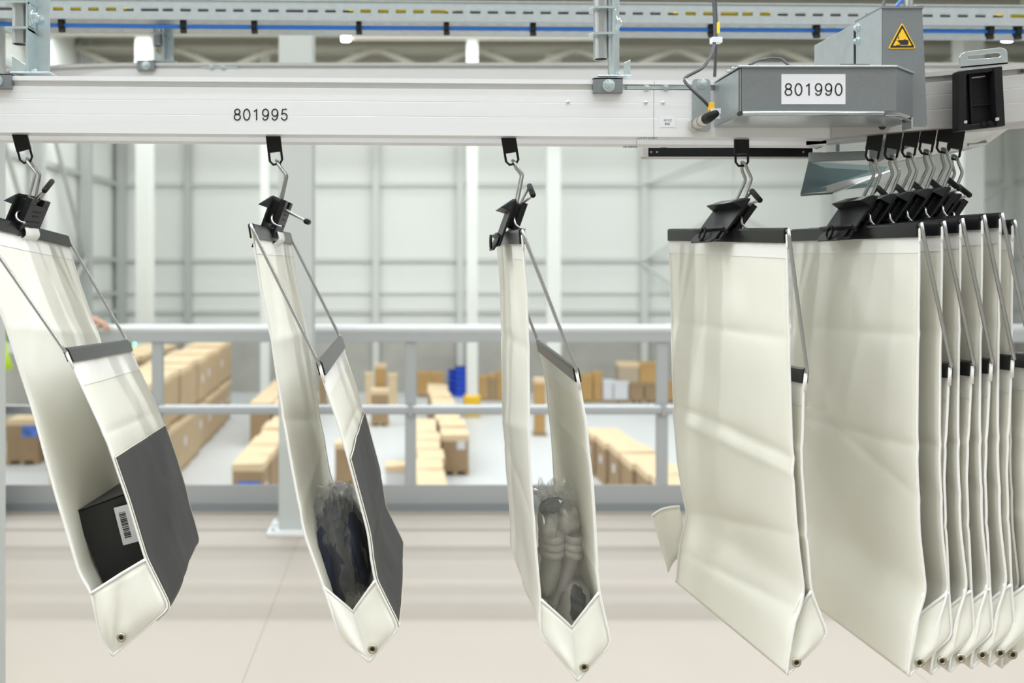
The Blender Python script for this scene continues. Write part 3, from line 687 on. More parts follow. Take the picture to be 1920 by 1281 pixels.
hand = [(1683, 78), (1686, 75.3), (1692, 75.2), (1696, 74), (1700, 75), (1703, 75.5), (1703, 83), (1700, 84.5), (1693, 84.3), (1689, 84.4), (1686, 83), (1689, 82.3), (1685, 81.2), (1688, 80.2), (1684, 79.4)]
flat([S(*p) for p in hand], M_INK, 'hand_symbol', .0008)
flat([S(1680, 75.0), S(1687, 75.0), S(1687, 75.9), S(1680, 75.9)], M_INK, 'jaw_symbol', .0008)
flat([S(1680, 84.6), S(1688, 84.2), S(1688, 85.2), S(1680, 85.6)], M_INK, 'jaw_symbol', .0008)
flat([S(1684, 67.5), S(1685, 67.5), S(1685, 70.5), S(1686.2, 70.5), S(1684.5, 73.5), S(1682.8, 70.5), S(1684, 70.5)], M_INK, 'arrow_symbol', .0008)

# cables of the drive
def cable(pts, r, label, m=M_CABLE, name='control_cable', n=50):
    mb = MB(); mb.tube(resample(pts, n, 6), r, 8); return tag(mb.build(name, m, smooth=True), label, 'cable')
Dk = 1.72
cab = thing('control_cable', W(1340, 140, 1.74), 'thin dark cable looping from the top down to the sensor', 'cable')
mb = MB(); mb.tube(resample([W(1335, -40, 1.80), W(1339, 20, 1.79), W(1341, 70, 1.78), W(1336, 100, 1.76), W(1318, 128, 1.735), W(1290, 142, 1.72), W(1281, 147, 1.715), W(1286, 156, 1.70), W(1305, 175, 1.69), W(1325, 194, 1.69), W(1338, 210, 1.70)], 70, 4), .0029, 8); mb.build('cable_sheath', M_CABLE, cab, smooth=True)
mb = MB(); mb.tube([W(1283, 150, 1.711), W(1290, 160, 1.703)], .0036, 10); mb.build('clear_sleeve', M_WHITE, cab)
mb = MB(); mb.box(W(1344, 63, 1.776), W(1350, 41, 1.770)); mb.build('cable_tag', M_TAG, cab, bevel=.0004)
mb = MB(); mb.box(W(1336, 79, 1.768), W(1349, 73, 1.785)); mb.build('cable_tie', M_WHITE, cab)
mb = MB(); mb.box(W(1329, 208, 1.688), W(1338, 193, 1.694)); mb.build('cable_tag', M_YEL, cab, bevel=.001)
mb = MB(); mb.box(W(1334, 213, 1.684), W(1346, 206, 1.700)); mb.box(W(1338, 222, 1.686), W(1349, 212, 1.690)); mb.build('cable_tie', M_WHITE, cab)
cable([W(1340, -40, 1.81), W(1343, 40, 1.80), W(1342, 100, 1.80), W(1340, 144, 1.80)], .0029, 'straight dark cable hanging down behind the sensor cable')
cable([W(1405, 122, 1.72), W(1420, 114, 1.73), W(1445, 109, 1.74), W(1466, 111, 1.74), W(1478, 122, 1.73)], .0024, 'short dark cable arching over the top of the drive box')
cable([W(1655, 15, 1.78), W(1660, -5, 1.80), W(1668, -50, 1.82)], .003, 'dark cable leaving the top of the upright housing')
cable([W(1680, 13, 1.78), W(1690, 0, 1.80), W(1705, -50, 1.82)], .003, 'blue cable leaving the top of the upright housing', M_BLUE)
mb = MB(); mb.cyl(W(1703, 12, 1.78), W(1703, -60, 1.78), .008, 12); tag(mb.build('cable_conduit', M_PIPE, smooth=False), 'pale metal conduit rising from the upright housing', 'pipe')
# sensor
sn = thing('proximity_sensor', W(1318, 240, DF - .01), 'cylindrical nickel sensor on a galvanised plate left of the drive box', 'sensor')
x0, x1, z0, z1 = sx(1297, DF), sx(1331, DF), sz(247, DF), sz(149, DF)
def rrect(x0, x1, z0, z1, r, y, n=5):
    o = []
    for cx, cz, a0 in ((x1 - r, z1 - r, 0), (x0 + r, z1 - r, 90), (x0 + r, z0 + r, 180), (x1 - r, z0 + r, 270)):
        for q in range(n + 1):
            a = math.radians(a0 + 90 * q / n); o.append(Vector((cx + r * math.cos(a), y, cz + r * math.sin(a))))
    return o
MB().prism(rrect(x0, x1, z0, z1, .006, DF - .0035), (0, .003, 0)).build('mounting_plate', M_GALV, sn)
bolt(sn, (sx(1315, DF), DF - .0035, sz(158, DF)), (0, -1, 0), .006)
a, b = W(1303, 235, DF - .004), W(1326, 222, 1.70); d = (b - a)
mb = MB(); mb.tube([a, a + d * .2], .013, 6); mb.tube([a + d * .1, a + d * .95], .0095, 18); mb.build('sensor_body', mat('nickel', (0.62, 0.60, 0.55), 0.25, 0.9), sn)
mb = MB(); mb.tube([a + d * .45, a + d * .6], .0108, 18); mb.tube([a + d * .8, a + d * .98], .0105, 14); mb.build('sensor_nut', mat('nickel', (0.6, 0.6, 0.6)), sn)
mb = MB(); mb.tube([a + d * .9, a + d * 1.2, a + d * 1.65], [.0088, .0085, .006], 14); mb.build('plug', M_RUB, sn, smooth=True)

# ------------------------------------------------------------------ black cassette, bracket, guide sheets, sensor bar
cs = thing('guide_cassette', W(1840, 242, 1.72), 'black plastic cassette frame clipped over the rising rail', 'cassette')
DC = 1.735
def q4(a, b, c_, d_, D, th, m, name, par, bev=.0008):
    A = [W(*a, D), W(*b, D), W(*c_, D), W(*d_, D)]
    mb = MB(); mb.hexa(A, [p + Vector((0, th, 0)) for p in A]); return mb.build(name, m, par, bevel=bev)
q4((1797, 244), (1884, 235), (1878, 124), (1800, 133), DC, .020, M_BLACK, 'back_plate', cs)
q4((1797, 246), (1811, 244), (1812, 132), (1797, 134), DC - .020, .020, M_BLACK, 'side_rib', cs)
q4((1869, 237), (1885, 235), (1879, 124), (1864, 126), DC - .020, .020, M_BLACK, 'side_rib', cs)
q4((1797, 246), (1885, 236), (1884, 226), (1797, 236), DC - .016, .016, M_BLACK, 'lower_rib', cs)
q4((1797, 141), (1880, 132), (1879, 124), (1797, 133), DC - .016, .016, M_BLACK, 'upper_rib', cs)
for a0, a1 in ((1817, 1822), (1857, 1861)):
    q4((a0 + 4, 232), (a1 + 4, 231), (a1, 140), (a0, 141), DC - .006, .006, M_BLACK, 'inner_rib', cs)
q4((1824, 199), (1862, 197), (1862, 195), (1824, 197), DC - .005, .005, M_BLACK, 'cross_rib', cs)
q4((1818, 148), (1848, 144), (1848, 141), (1818, 145), DC - .0015, .002, M_ALU2, 'window_slot', cs)
q4((1808, 232), (1814, 231.5), (1814, 226), (1808, 226.5), DC - .021, .002, M_ALU2, 'clip_window', cs)
q4((1867, 227), (1874, 226), (1874, 220), (1867, 221), DC - .021, .002, M_ALU2, 'clip_window', cs)
mb = MB(); mb.tube([W(1845, 232, DC - .02), W(1845, 232, DC)], .0045, 10); mb.tube([W(1856, 230, DC - .02), W(1856, 230, DC)], .004, 10); mb.build('peg', M_BLACK, cs)

bk = thing('lifting_bracket', W(1845, 128, 1.80), 'grey rounded bracket with a long slot on top of the rising rail', 'bracket')
DK = 1.80
out = [W(1801, 128, DK), W(1800, 108, DK), W(1803, 101, DK), W(1811, 97, DK), W(1876, 89, DK), W(1885, 92, DK), W(1889, 98, DK), W(1890, 120, DK)]
inn = [W(1817, 112, DK), W(1814, 109, DK), W(1815, 105, DK), W(1818, 104, DK), W(1872, 98.5, DK), W(1877, 100, DK), W(1877, 105, DK), W(1873, 107.5, DK)]
inn = [inn[0], inn[1], inn[2], inn[3], inn[4], inn[5], inn[6], inn[7]]
mb = MB(); th = Vector((0, .004, 0))
def cap(off): return [p + off for p in out], [p + off for p in inn]
o0, i0 = cap(Vector()); o1, i1 = cap(th); n = 8
vs_ = o0 + i0 + o1 + i1; fs = []
for k in range(n):
    j = (k + 1) % n
    fs += [(k, j, n + j, n + k), (2*n + k, 3*n + k, 3*n + j, 2*n + j), (k, 2*n + k, 2*n + j, j), (n + k, n + j, 3*n + j, 3*n + k)]
mb.add(vs_, fs); mb.build('slotted_plate', M_GALV, bk, bevel=.0006)
mb = MB(); mb.hexa([W(1801, 128, DK), W(1890, 120, DK), W(1890, 119, DK + .05), W(1801, 127, DK + .05)], [p + Vector((0, 0, .003)) for p in (W(1801, 128, DK), W(1890, 120, DK), W(1890, 119, DK + .05), W(1801, 127, DK + .05))]); mb.build('foot_plate', M_GALV, bk)

sb = thing('sensor_bar', W(1365, 295, 1.98), 'long black sensor bar under the rail behind the fourth hanger', 'sensor bar')
D = 1.98
mb = MB(); mb.box((sx(1208, D), D, sz(295, D)), (sx(1524, D), D + .02, sz(277, D))); mb.build('bar_body', M_BLACK, sb, bevel=.0008)
mb = MB(); mb.box((sx(1206, D), D - .001, sz(296.5, D)), (sx(1524, D), D + .021, sz(294, D))); mb.build('bottom_edge', M_ALU2, sb)
mb = MB(); mb.box((sx(1206, D), D - .002, sz(295, D)), (sx(1215, D), D + .021, sz(277, D))); mb.build('end_cap', M_ALU2, sb)
for px, py in ((1221, 285), (1232, 285), (1506, 285)):
    mb = MB(); mb.tube([W(px, py, D - .0005), W(px, py, D + .001)], .002, 8); mb.build('contact', M_BRASS, sb)
for px in (1240, 1500):
    mb = MB(); mb.box((sx(px, D), D + .004, sz(278, D)), (sx(px, D) + .012, D + .008, zr(.4) + .02)); mb.build('bar_bracket', M_GALVD, sb)

gp = thing('guide_sheet', W(1580, 365, 1.95), 'bent galvanised guide sheet with a bluish reflection in its face beside the packed hangers', 'guide sheet')
DG = 1.93
A = [W(1501, 364, DG), W(1640, 350, DG + .10), W(1665, 312, DG + .10), W(1516, 303, DG)]
mb = MB(); mb.hexa(A, [p + Vector((0, .002, 0)) for p in A]); mb.build('sheet_face', M_LINER, gp)
A = [W(1516, 304, DG - .001), W(1625, 300, DG - .001), W(1622, 282, DG - .001), W(1517, 286, DG - .001)]
mb = MB(); mb.hexa(A, [p + Vector((0, .004, 0)) for p in A]); mb.build('top_flange', M_GALV, gp, bevel=.001)
A = [W(1501, 366, DG), W(1560, 362, DG), W(1668, 321, DG + .09), W(1660, 318, DG + .10)]
mb = MB(); mb.tube([A[0], A[1], A[2]], .0022, 8); mb.build('folded_edge', M_GALV, gp)
mb = MB(); mb.hexa([W(1549, 362, DG - .002), W(1560, 360, DG - .002), W(1665, 321, DG + .085), W(1551, 348, DG - .002)], [p + Vector((0, .002, 0)) for p in (W(1549, 362, DG - .002), W(1560, 360, DG - .002), W(1665, 321, DG + .085), W(1551, 348, DG - .002))]); mb.build('pale_flange', M_ALU, gp)
mb = MB(); mb.box((sx(1560, 1.98), 1.96, sz(300, 1.96)), (sx(1566, 1.98), 1.964, zi(.9))); mb.build('support_strip', M_GALVD, gp)
g2 = thing('ramp_sheet', W(1800, 290, 1.93), 'galvanised underside sheet sloping up to the right below the cassette', 'guide sheet')
A = [W(1630, 312, 1.93), W(1795, 286, 1.93), W(1848, 272, 1.93), W(1905, 232, 1.90), W(1780, 240, 1.90), W(1630, 268, 1.93)]
mb = MB(); mb.prism(A, (0, .003, 0)); mb.build('ramp_plate', M_GALV, g2)
mb = MB(); mb.tube([W(1815, 272, 1.925), W(1850, 268, 1.925)], .003, 8); mb.build('folded_edge', M_GALV, g2)
g3 = thing('side_channel', W(1470, 275, 1.96), 'dark grey channel end under the rail right of the fourth hanger', 'channel')
D = 1.965
mb = MB(); mb.box((sx(1395, D), D, sz(276, D)), (sx(1540, D), D + .02, sz(259, D) + .02)); mb.build('channel_web', M_ALU2, g3, bevel=.001)
mb = MB(); mb.box((sx(1536, D), D - .001, sz(277, D)), (sx(1540, D), D + .021, sz(259, D) + .02)); mb.build('end_plate', M_RUB, g3)

# ------------------------------------------------------------------ pouches
def wrinkle(p, seed, amp):
    q = Vector((p.x * 3.2, p.y * 3.2, p.z * 3.0)) + Vector((seed * 7.1, seed * 3.3, seed * 1.7))
    a = noise.noise(q) + 0.45 * noise.noise(q * 2.6) + 0.2 * noise.noise(q * 6)
    return a * amp
def sstep(a, b, x):
    t = min(1, max(0, (x - a) / (b - a))); return t * t * (3 - 2 * t)

def frame_tube(mb, pts, r): mb.tube(pts, r, 8)

def pouch(label, Tp, bot, Sp, V, top, low, strap, Dn=1.58, Df=2.03, seed=1, patch=None, lever='up', tab=False, creases=(), flap=None, amp=.006, gusset_mid=.02, twist=(0, 0, 0), group='cream sorter pouches on the rail'):
    nT, fT = W(*top[0], Dn), W(*top[1], Df); nL, fL = W(*low[0], Dn), W(*low[1], Df)
    d1 = fT - nT; d2 = fL - nL; dav = (d1 + d2) / 2 + Vector(twist)
    tp = [W(*p, Dn) for p in Tp]; bt = [W(*p, Dn) for p in bot]; sp = [W(*p, Dn) for p in Sp]
    root = thing('sorter_pouch', bt[1] + dav * .5, label, 'pouch', group)
    NT, NS = 112, 30
    tp = [nT.lerp(tp[0], .45)] + tp; sp = sp + [nL.lerp(sp[-1], .35)]
    curT = resample(tp + bt[:2], NT, 5); curS = resample([bt[1], bt[2]] + sp, NT, 5)
    tipz = bt[1].z
    def dT(i): return d1.lerp(dav, sstep(.55, 1, i / (NT - 1)))
    def dS(i): return d2.lerp(dav, sstep(.45, 0, i / (NT - 1)))
    def panel(cur, df, sd, side):
        rows = []
        for i in range(NT):
            t = (cur[min(NT-1, i+1)] - cur[max(0, i-1)]).normalized(); d = df(i); n = t.cross(d).normalized()
            r = []
            for k in range(NS):
                s = k / (NS - 1); p = cur[i] + d * s
                e = math.sin(math.pi * s) ** .6 if 0 < s < 1 else 0
                u = i / (NT - 1); ends = min(1, u * 9, (1 - u) * 9)
                w = wrinkle(p, sd, amp) * (0.12 + .88 * e) * ends
                for (u0, sl_, a_) in (creases if side == 'T' else [(1 - c0, -c1, c2) for c0, c1, c2 in creases[:2]]):
                    w += a_ * math.exp(-abs(u - u0 - sl_ * (s - .5)) / .016) * ends * (.3 + .7 * e)
                # gathers below the top hem
                ut = u if side == 'T' else 1 - u
                w += .003 * math.sin(s * 52 + 3 * math.sin(s * 17 + sd)) * (.4 + .6 * abs(noise.noise(Vector((s * 6, sd, 0))))) * sstep(.20, .04, ut) * sstep(.0, .05, ut) * e
                r.append(p + n * w)
            rows.append(r)
        return rows
    rT = panel(curT, dT, seed, 'T'); rS = panel(curS, dS, seed + 20, 'S')
    mb = MB(); mb.grid(rT); mb.build('tall_panel', M_FAB, root, smooth=True, solid=.0012)
    mb = MB(); mb.grid(rS); mb.build('short_panel', M_FAB, root, smooth=True, solid=.0012)
    for rr, nm in ((rT, 'tall'), (rS, 'short')):
        for k in (0, NS - 1):
            mb = MB(); mb.tube([r[k] for r in rr], .0021, 6); mb.build('edge_binding', M_HEM, root, smooth=True)
    # hems below the two bars (both faces)
    def hem(rows, idx, name):
        mb = MB(); off = []
        for sgn in (1, -1):
            g = []
            for i in idx:
                row_ = []
                for k in range(NS):
                    a = rows[min(NT-1, i+1)][k] - rows[max(0, i-1)][k]; b = rows[i][min(NS-1, k+1)] - rows[i][max(0, k-1)]
                    row_.append(rows[i][k] + a.cross(b).normalized() * .0014 * sgn)
                g.append(row_)
            mb.grid(g)
        mb.build(name, M_HEM, root, smooth=True)
    hem(rT, range(0, 7), 'top_hem'); hem(rS, range(NT - 12, NT), 'top_hem')
    # gussets
    iT = min(range(NT), key=lambda i: (curT[i] - tp[-1]).length); iS = min(range(NT), key=lambda i: (curS[i] - sp[0]).length)
    a_ = resample(curT[iT:], 15); b_ = resample(list(reversed(curS[:iS + 1])), 15)
    Vp = W(*V, Dn) + dav.normalized() * gusset_mid
    for far in (0, 1):
        rows = []
        for k in range(15):
            u = k / 14
            sh = (dav if far else Vector())
            shT = dT(iT + round(u * (NT - 1 - iT))) if far else Vector(); shS = dS(iS - round(u * iS)) if far else Vector()
            cpt = Vp.lerp(bt[1], u ** .8) + sh - (dav.normalized() * gusset_mid * 2 if far else Vector())
            row_ = []
            for q in range(13):
                v = q / 12
                p = (a_[k] + shT).lerp(cpt, v * 2) if v <= .5 else cpt.lerp(b_[k] + shS, v * 2 - 1)
                row_.append(p + Vector((0, -1 if not far else 1, 0)) * .008 * math.sin(math.pi * min(1, u * 1.1)) * abs(math.sin(2 * math.pi * v)))
            rows.append(row_)
        if far and flap:
            f4 = [W(*p, Df + .01) for p in flap]; rows = []
            for k in range(8):
                u = k / 7; rows.append([f4[0].lerp(f4[1], q / 7).lerp(f4[3].lerp(f4[2], q / 7), u) + Vector((0, .02 * math.sin(math.pi * q / 7), 0)) for q in range(8)])
        if not far: ec = rows[10][8] + Vector((-.0, -.004, 0))
        g = MB(); g.grid(rows); go = g.build('side_gusset', M_FAB, root, smooth=True, solid=.0012)
        mb = MB(); mb.tube(rows[0], .0026, 6); mb.build('gusset_hem', M_HEM, root, smooth=True)
    # eyelet near the tip on the near gusset
    mb = MB(); mb.tube([ec + Vector((math.cos(a) * .0056, -.001, math.sin(a) * .0056)) for a in [2*math.pi*q/16 for q in range(16)]], .0022, 8, closed=True); mb.build('eyelet', M_BRASS, root, smooth=True)
    mb = MB(); mb.tube([ec + Vector((0, .004, 0)), ec + Vector((0, -.0002, 0))], .0036, 14); mb.build('eyelet_hole', M_SLOT, root)
    # bars
    def bar(n0, d, name, drop):
        b = d.normalized(); side = b.cross(Vector((0, 0, 1))).normalized(); mb = MB(); rows = []
        dd = drop.normalized(); sec = []
        h = .0245; w = .0052
        for q in range(7):
            a = math.pi * q / 6; sec.append((-w * math.cos(a), w - w * math.sin(a)))
        sec += [(w, h), (-w, h)]
        for s in (0, 1): rows.append([n0 + d * s + side * x_ + dd * z_ for x_, z_ in sec])
        mb.grid(rows, wrap=True); mb.add(rows[0], [tuple(range(9))]); mb.add(rows[1], [tuple(range(9))])
        return mb.build(name, M_BAR, root)
    dT0 = (curT[7] - nT); dS0 = (curS[NT - 10] - nL)
    bar(nT, d1, 'top_bar', dT0); bar(nL, d2, 'lower_bar', dS0)
    # side wires with end loops
    for s in (0, 1):
        a = nT + d1 * s; b = nL + d2 * s; off = d1.normalized() * (-.005 if s == 0 else .005)
        a = a + dT0.normalized() * .005; b = b + dS0.normalized() * .006
        dirn = (b - a).normalized()
        pts = [a - off * 3, a + off * .2, a + off + Vector((0, 0, .003)), a + off + dirn * .012, b + off - dirn * .012, b + off, b + off * .2, b - off * 3]
        mb = MB(); mb.tube(pts, .0030, 8); mb.build('side_wire', M_STEEL, root, smooth=True)
        mb = MB(); e = [a + off * .3 + dT0.normalized() * .028 + dirn * .001, a + off * .4, a + off * .4 + dirn * .006, a + off * .4 + dirn * .012]
        mb.tube(resample(e, 8, 1), .0018, 6); mb.build('end_cord', M_HEM, root, smooth=True)
        e = [b + off * .3, b + off * .4 + dS0.normalized() * .03]; mb = MB(); mb.tube(e, .0026, 6); mb.build('end_cord', M_HEM, root, smooth=True)
    # --- clip, hook and strap
    b = Vector((d1.x, d1.y, 0)).normalized(); nn = b.cross(Vector((0, 0, 1))).normalized()
    if nn.x > 0: nn = -nn
    Cc = nT + d1 * .5
    s0 = W(*strap[0], 1.80); s1 = W(*strap[1], 1.80); en = W(*strap[3], 1.80); kk = W(*strap[2], 1.80)
    upv = (en - (Cc + nn * .002)); upv = Vector((upv.x, 0, upv.z)); hgt = upv.length; upv.normalize()
    nout = b.cross(upv).normalized()
    if nout.x > 0: nout = -nout
    Mx = Matrix((( b.x, nout.x, upv.x, Cc.x), (b.y, nout.y, upv.y, Cc.y), (b.z, nout.z, upv.z, Cc.z), (0, 0, 0, 1)))
    def L_(x_, y_, z_): return Mx @ Vector((x_, y_, z_))
    H = max(.045, hgt)
    clip = MB(); clip.box((-.058, .0075, -.034), (.058, .0115, H), Mx)
    cl = clip.build('clip_plate', M_BLACK, root, bevel=.001)
    hood = MB(); hood.hexa([L_(-.058, .008, H * .62), L_(.058, .008, H * .62), L_(.052, .030, H * .60), L_(-.052, .030, H * .60)],
                           [L_(-.056, .008, H + .003), L_(.056, .008, H + .003), L_(.046, .014, H + .001), L_(-.046, .014, H + .001)]); hood.build('clip_hood', M_BLACK, root, bevel=.001)
    mb = MB(); mb.hexa([L_(-.062, .008, -.020), L_(.062, .008, -.020), L_(.060, .020, -.016), L_(-.060, .020, -.016)], [L_(-.062, .008, -.016), L_(.062, .008, -.016), L_(.060, .020, -.013), L_(-.060, .020, -.013)]); mb.build('clip_flange', M_BLACK, root)
    mb = MB(); mb.prism([L_(-.046, .0115, -.018), L_(.046, .0115, -.018), L_(.048, .013, -.035), L_(.040, .014, -.043), L_(-.040, .014, -.043), L_(-.048, .013, -.035)], nout * .003); mb.build('clip_lip', M_BLACK, root, bevel=.0006)
    mb = MB(); ring = [L_(.010 * math.cos(a), .022 + .004 * math.sin(a), -.029 + .011 * math.sin(a)) for a in [2*math.pi*q/14 for q in range(14)]]
    mb.tube(ring, .0022, 6, closed=True); mb.build('clip_loop', M_BLACK, root, smooth=True)
    # inner block with a notch for the wire
    mb = MB(); mb.box((-.046, -.0145, .0015), (.046, -.004, H * .80), Mx); mb.box((-.046, -.0145, H * .80), (-.016, -.004, H + .002), Mx); mb.box((.016, -.0145, H * .80), (.046, -.004, H + .002), Mx)
    mb.box((-.046, -.0145, -.020), (.046, -.0085, .0015), Mx); mb.build('clip_block', M_BLACK, root, bevel=.0008)
    mb = MB(); mb.box((-.040, -.004, H * .15), (.040, .0075, H * .92), Mx); mb.build('clip_core', M_RUB, root)
    for zz, ww in ((H * .55, .018), (H * .38, .014), (H * .16, .030)):
        mb = MB(); mb.box((-ww, -.0152, zz), (ww, -.0144, zz + .0028), Mx); mb.build('embossed_mark', M_RUB, root)
    mb = MB(); mb.tube(resample([L_(-.038, .0, H * .45), L_(-.052, 0, H * .40), L_(-.056, -.004, H * .22), L_(-.058, -.014, H * .15), L_(-.060, -.024, H * .18)], 14, 2), .0021, 8); mb.build('clip_pin', M_STEEL, root, smooth=True)
    if tab:
        rows = []
        for k in range(9):
            u = k / 8; zz = -.002 - .036 * u; yy = -.016 - .007 * math.sin(math.pi * min(1, u * 1.5))
            rows.append([L_(-.030 + .06 * q / 6, yy + .0015 * math.sin(q * 1.9), zz) for q in range(7)])
        mb = MB(); mb.grid(rows); mb.build('fabric_tab', M_HEM, root, smooth=True, solid=.002)
    # wire hook: two legs
    for sgn in (-1, 1):
        yo = b * (.011 * sgn)
        pts = [s1 + Vector((0, 0, .004)), s1 + yo * .55 + Vector((.003, 0, .001)), s1.lerp(kk, .35) + yo * .9, kk + yo * 1.0, kk.lerp(en, .5) + yo * 1.2, en + yo * 1.4, L_(.0154 * sgn, 0, H * .7)]
        mb = MB(); mb.tube(resample(pts, 34, 2), .0028, 8); mb.build('hook_wire', M_STEEL, root, smooth=True)
    # lever
    if lever == 'up': e0, e1, sa, sb_ = L_(-.010, -.006, H), L_(.012, -.006, H), L_(-.022, -.020, H + .022), L_(.016, -.012, H + .040)
    else: e0, e1, sa, sb_ = L_(-.012, -.006, H * .75), L_(.012, -.006, H * .75), L_(-.016, -.056, H * .62), L_(.018, -.056, H * .62)
    mb = MB(); mb.tube(resample([e0, sa + (e0 - sa) * .1, sa, sb_, sb_ + (e1 - sb_) * .1, e1], 26, 1), .0026, 8); mb.build('lever_wire', M_STEEL, root, smooth=True)
    mb = MB(); mb.tube([sa.lerp(sb_, -.06), sa.lerp(sb_, .0), sa.lerp(sb_, 1.0), sa.lerp(sb_, 1.06)], [.0042, .0052, .0052, .0042], 12); mb.build('lever_sleeve', M_RUB, root, smooth=True)
    # strap from the rail
    dz = (s1 - s0); dn = dz.normalized(); rt = Vector((dn.z, 0, -dn.x)) * -1; hw = .0132; ln = dz.length
    def P(a, l, y=0): return s0 + rt * a + dn * l + Vector((0, y, 0))
    mb = MB(); l1 = ln * .62
    mb.hexa([P(-hw, -.012, -.003), P(hw, -.012, -.003), P(hw, l1, -.003), P(-hw, l1, -.003)], [P(-hw, -.012, .003), P(hw, -.012, .003), P(hw, l1, .003), P(-hw, l1, .003)])
    so = mb.build('strap', M_BLACK, root, bevel=.0006)
    mb = MB(); mb.tube([P(-hw + .002, l1 - .004), P(-hw + .002, ln * .92), P(-.006, ln + .003), P(.006, ln + .003), P(hw - .002, ln * .92), P(hw - .002, l1 - .004)], .0022, 8); mb.build('strap_loop', M_BLACK, root)
    if patch:
        i0, i1 = patch; g = []
        for i in range(i0, i1 + 1):
            row_ = []
            for k in range(NS):
                a = rS[min(NT-1, i+1)][k] - rS[max(0, i-1)][k]; bb = rS[i][min(NS-1, k+1)] - rS[i][max(0, k-1)]
                n = a.cross(bb).normalized()
                if n.x < 0: n = -n
                row_.append(rS[i][k] + n * .0028)
            g.append(row_)
        mb = MB(); mb.grid(g); po = mb.build('reinforcement_patch', M_PATCH, root, smooth=True, solid=.0016)
        mb = MB(); loop = g[0] + [r[-1] for r in g] + list(reversed(g[-1])) + [r[0] for r in reversed(g)]
        mb.tube([p + Vector((.001, -.0006, 0)) for p in loop], .0010, 5); mb.build('stitching', M_THREAD, po)
    return root, dict(curT=curT, curS=curS, d1=d1, d2=d2)

CR = ((.26, .02, .004), (.60, -.05, .004), (.47, .10, -.004))
p1, i1 = pouch('cream pouch with grey patch holding a black shoe box, leftmost on the rail',
      [(-52, 425), (-22, 520), (20, 640), (60, 765), (105, 930), (150, 1080), (172, 1112)], [(188, 1190), (211, 1230), (318, 1140)],
      [(272, 1047), (240, 940), (199, 822), (137, 690)], (225, 1078), [(-58, 393), (124, 441)], [(121, 652), (236, 637)],
      [(37, 252), (50, 301), (71, 325), (60, 372)], seed=1, patch=(18, 75), tab=True, creases=CR[:1], gusset_mid=0, twist=(-.05, 0, 0))
p2, i2 = pouch('cream pouch with grey patch holding a dark garment in film, second from the left',
      [(475, 445), (490, 540), (510, 640), (545, 860), (570, 1000), (606, 1100)], [(638, 1195), (692, 1241), (748, 1178)],
      [(703, 1087), (690, 1000), (640, 812), (602, 700)], (660, 1156), [(470, 418), (541, 436)], [(597, 676), (637, 630)],
      [(512, 254), (518, 305), (537, 328), (526, 376)], seed=2, patch=(16, 77), lever='out', tab=True, creases=CR)
p3, i3 = pouch('cream pouch holding a grey garment in film, third from the left and seen edge-on',
      [(980, 456), (988, 560), (991, 700), (993, 850), (1002, 1000), (1013, 1120)], [(1011, 1190), (1083, 1276), (1145, 1208)],
      [(1123, 1108), (1112, 920), (1100, 800), (1084, 712)], (1076, 1186), [(978, 429), (931, 436)], [(1079, 688), (1009, 637)],
      [(953, 257), (961, 305), (979, 327), (968, 382)], seed=3, creases=CR)
p4, i4 = pouch('empty cream pouch hanging alone just left of the packed row',
      [(1475, 455), (1479, 640), (1484, 850), (1493, 1000), (1508, 1112)], [(1484, 1185), (1476, 1266), (1552, 1190)],
      [(1521, 1108), (1503, 880), (1507, 722)], (1489, 1182), [(1475, 427), (1256, 429)], [(1511, 690), (1306, 655)],
      [(1390, 258), (1391, 308), (1404, 336), (1384, 383)], seed=4, creases=((.245, .02, .005), (.50, -.01, .008), (.535, -.01, -.006), (.74, .12, .005), (.88, .06, .006)),
      flap=[(1274, 950), (1222, 968), (1253, 1074), (1292, 1035)], amp=.007)
p5, i5 = pouch('empty cream pouch, front one of the packed row, its broad face in view',
      [(1724, 444), (1721, 640), (1718, 850), (1723, 1000), (1736, 1110)], [(1712, 1185), (1703, 1268), (1785, 1192)],
      [(1779, 1110), (1770, 900), (1779, 710)], (1727, 1168), [(1724, 416), (1487, 430)], [(1781, 680), (1547, 648)],
      [(1641, 256), (1634, 298), (1645, 328), (1622, 378)], seed=5, creases=((.25, .03, .0045), (.50, .03, .006), (.52, -.16, .005)), amp=.006)
acc = Vector((0, 0, 0))
for k, (dx, dy, dz, lab) in enumerate(((.0345, 0, .0026, 'second of the packed row'), (.0315, 0, .0040, 'third of the packed row'), (.0315, 0, .0055, 'fourth of the packed row'),
                              (.031, 0, .0028, 'fifth of the packed row'), (.030, .02, -.010, 'last of the packed row, hanging lower at the right edge'))):
    acc = acc + Vector((dx, dy, dz)); c = copy_tree(p5); c.location = p5.location + acc
    c.rotation_euler.z = math.radians((.35, -.3, .5, -.2, .3)[k])
    c['label'] = f'empty cream pouch, {lab}'

# ------------------------------------------------------------------ contents
# black shoe box standing in the first pouch
def bvec(info): return (info['d1'] + info['d2']).normalized()
bd = bvec(i1)
A = W(140, 962, 1.66); Bq = W(240, 925, 1.66); Cq = W(276, 1062, 1.66); Dq = W(212, 1092, 1.66)
sbx = thing('shoe_box', (Dq + Cq) / 2 + bd * .14, 'black cardboard shoe box with a barcode label in the leftmost pouch', 'box')
dep = bd * .285
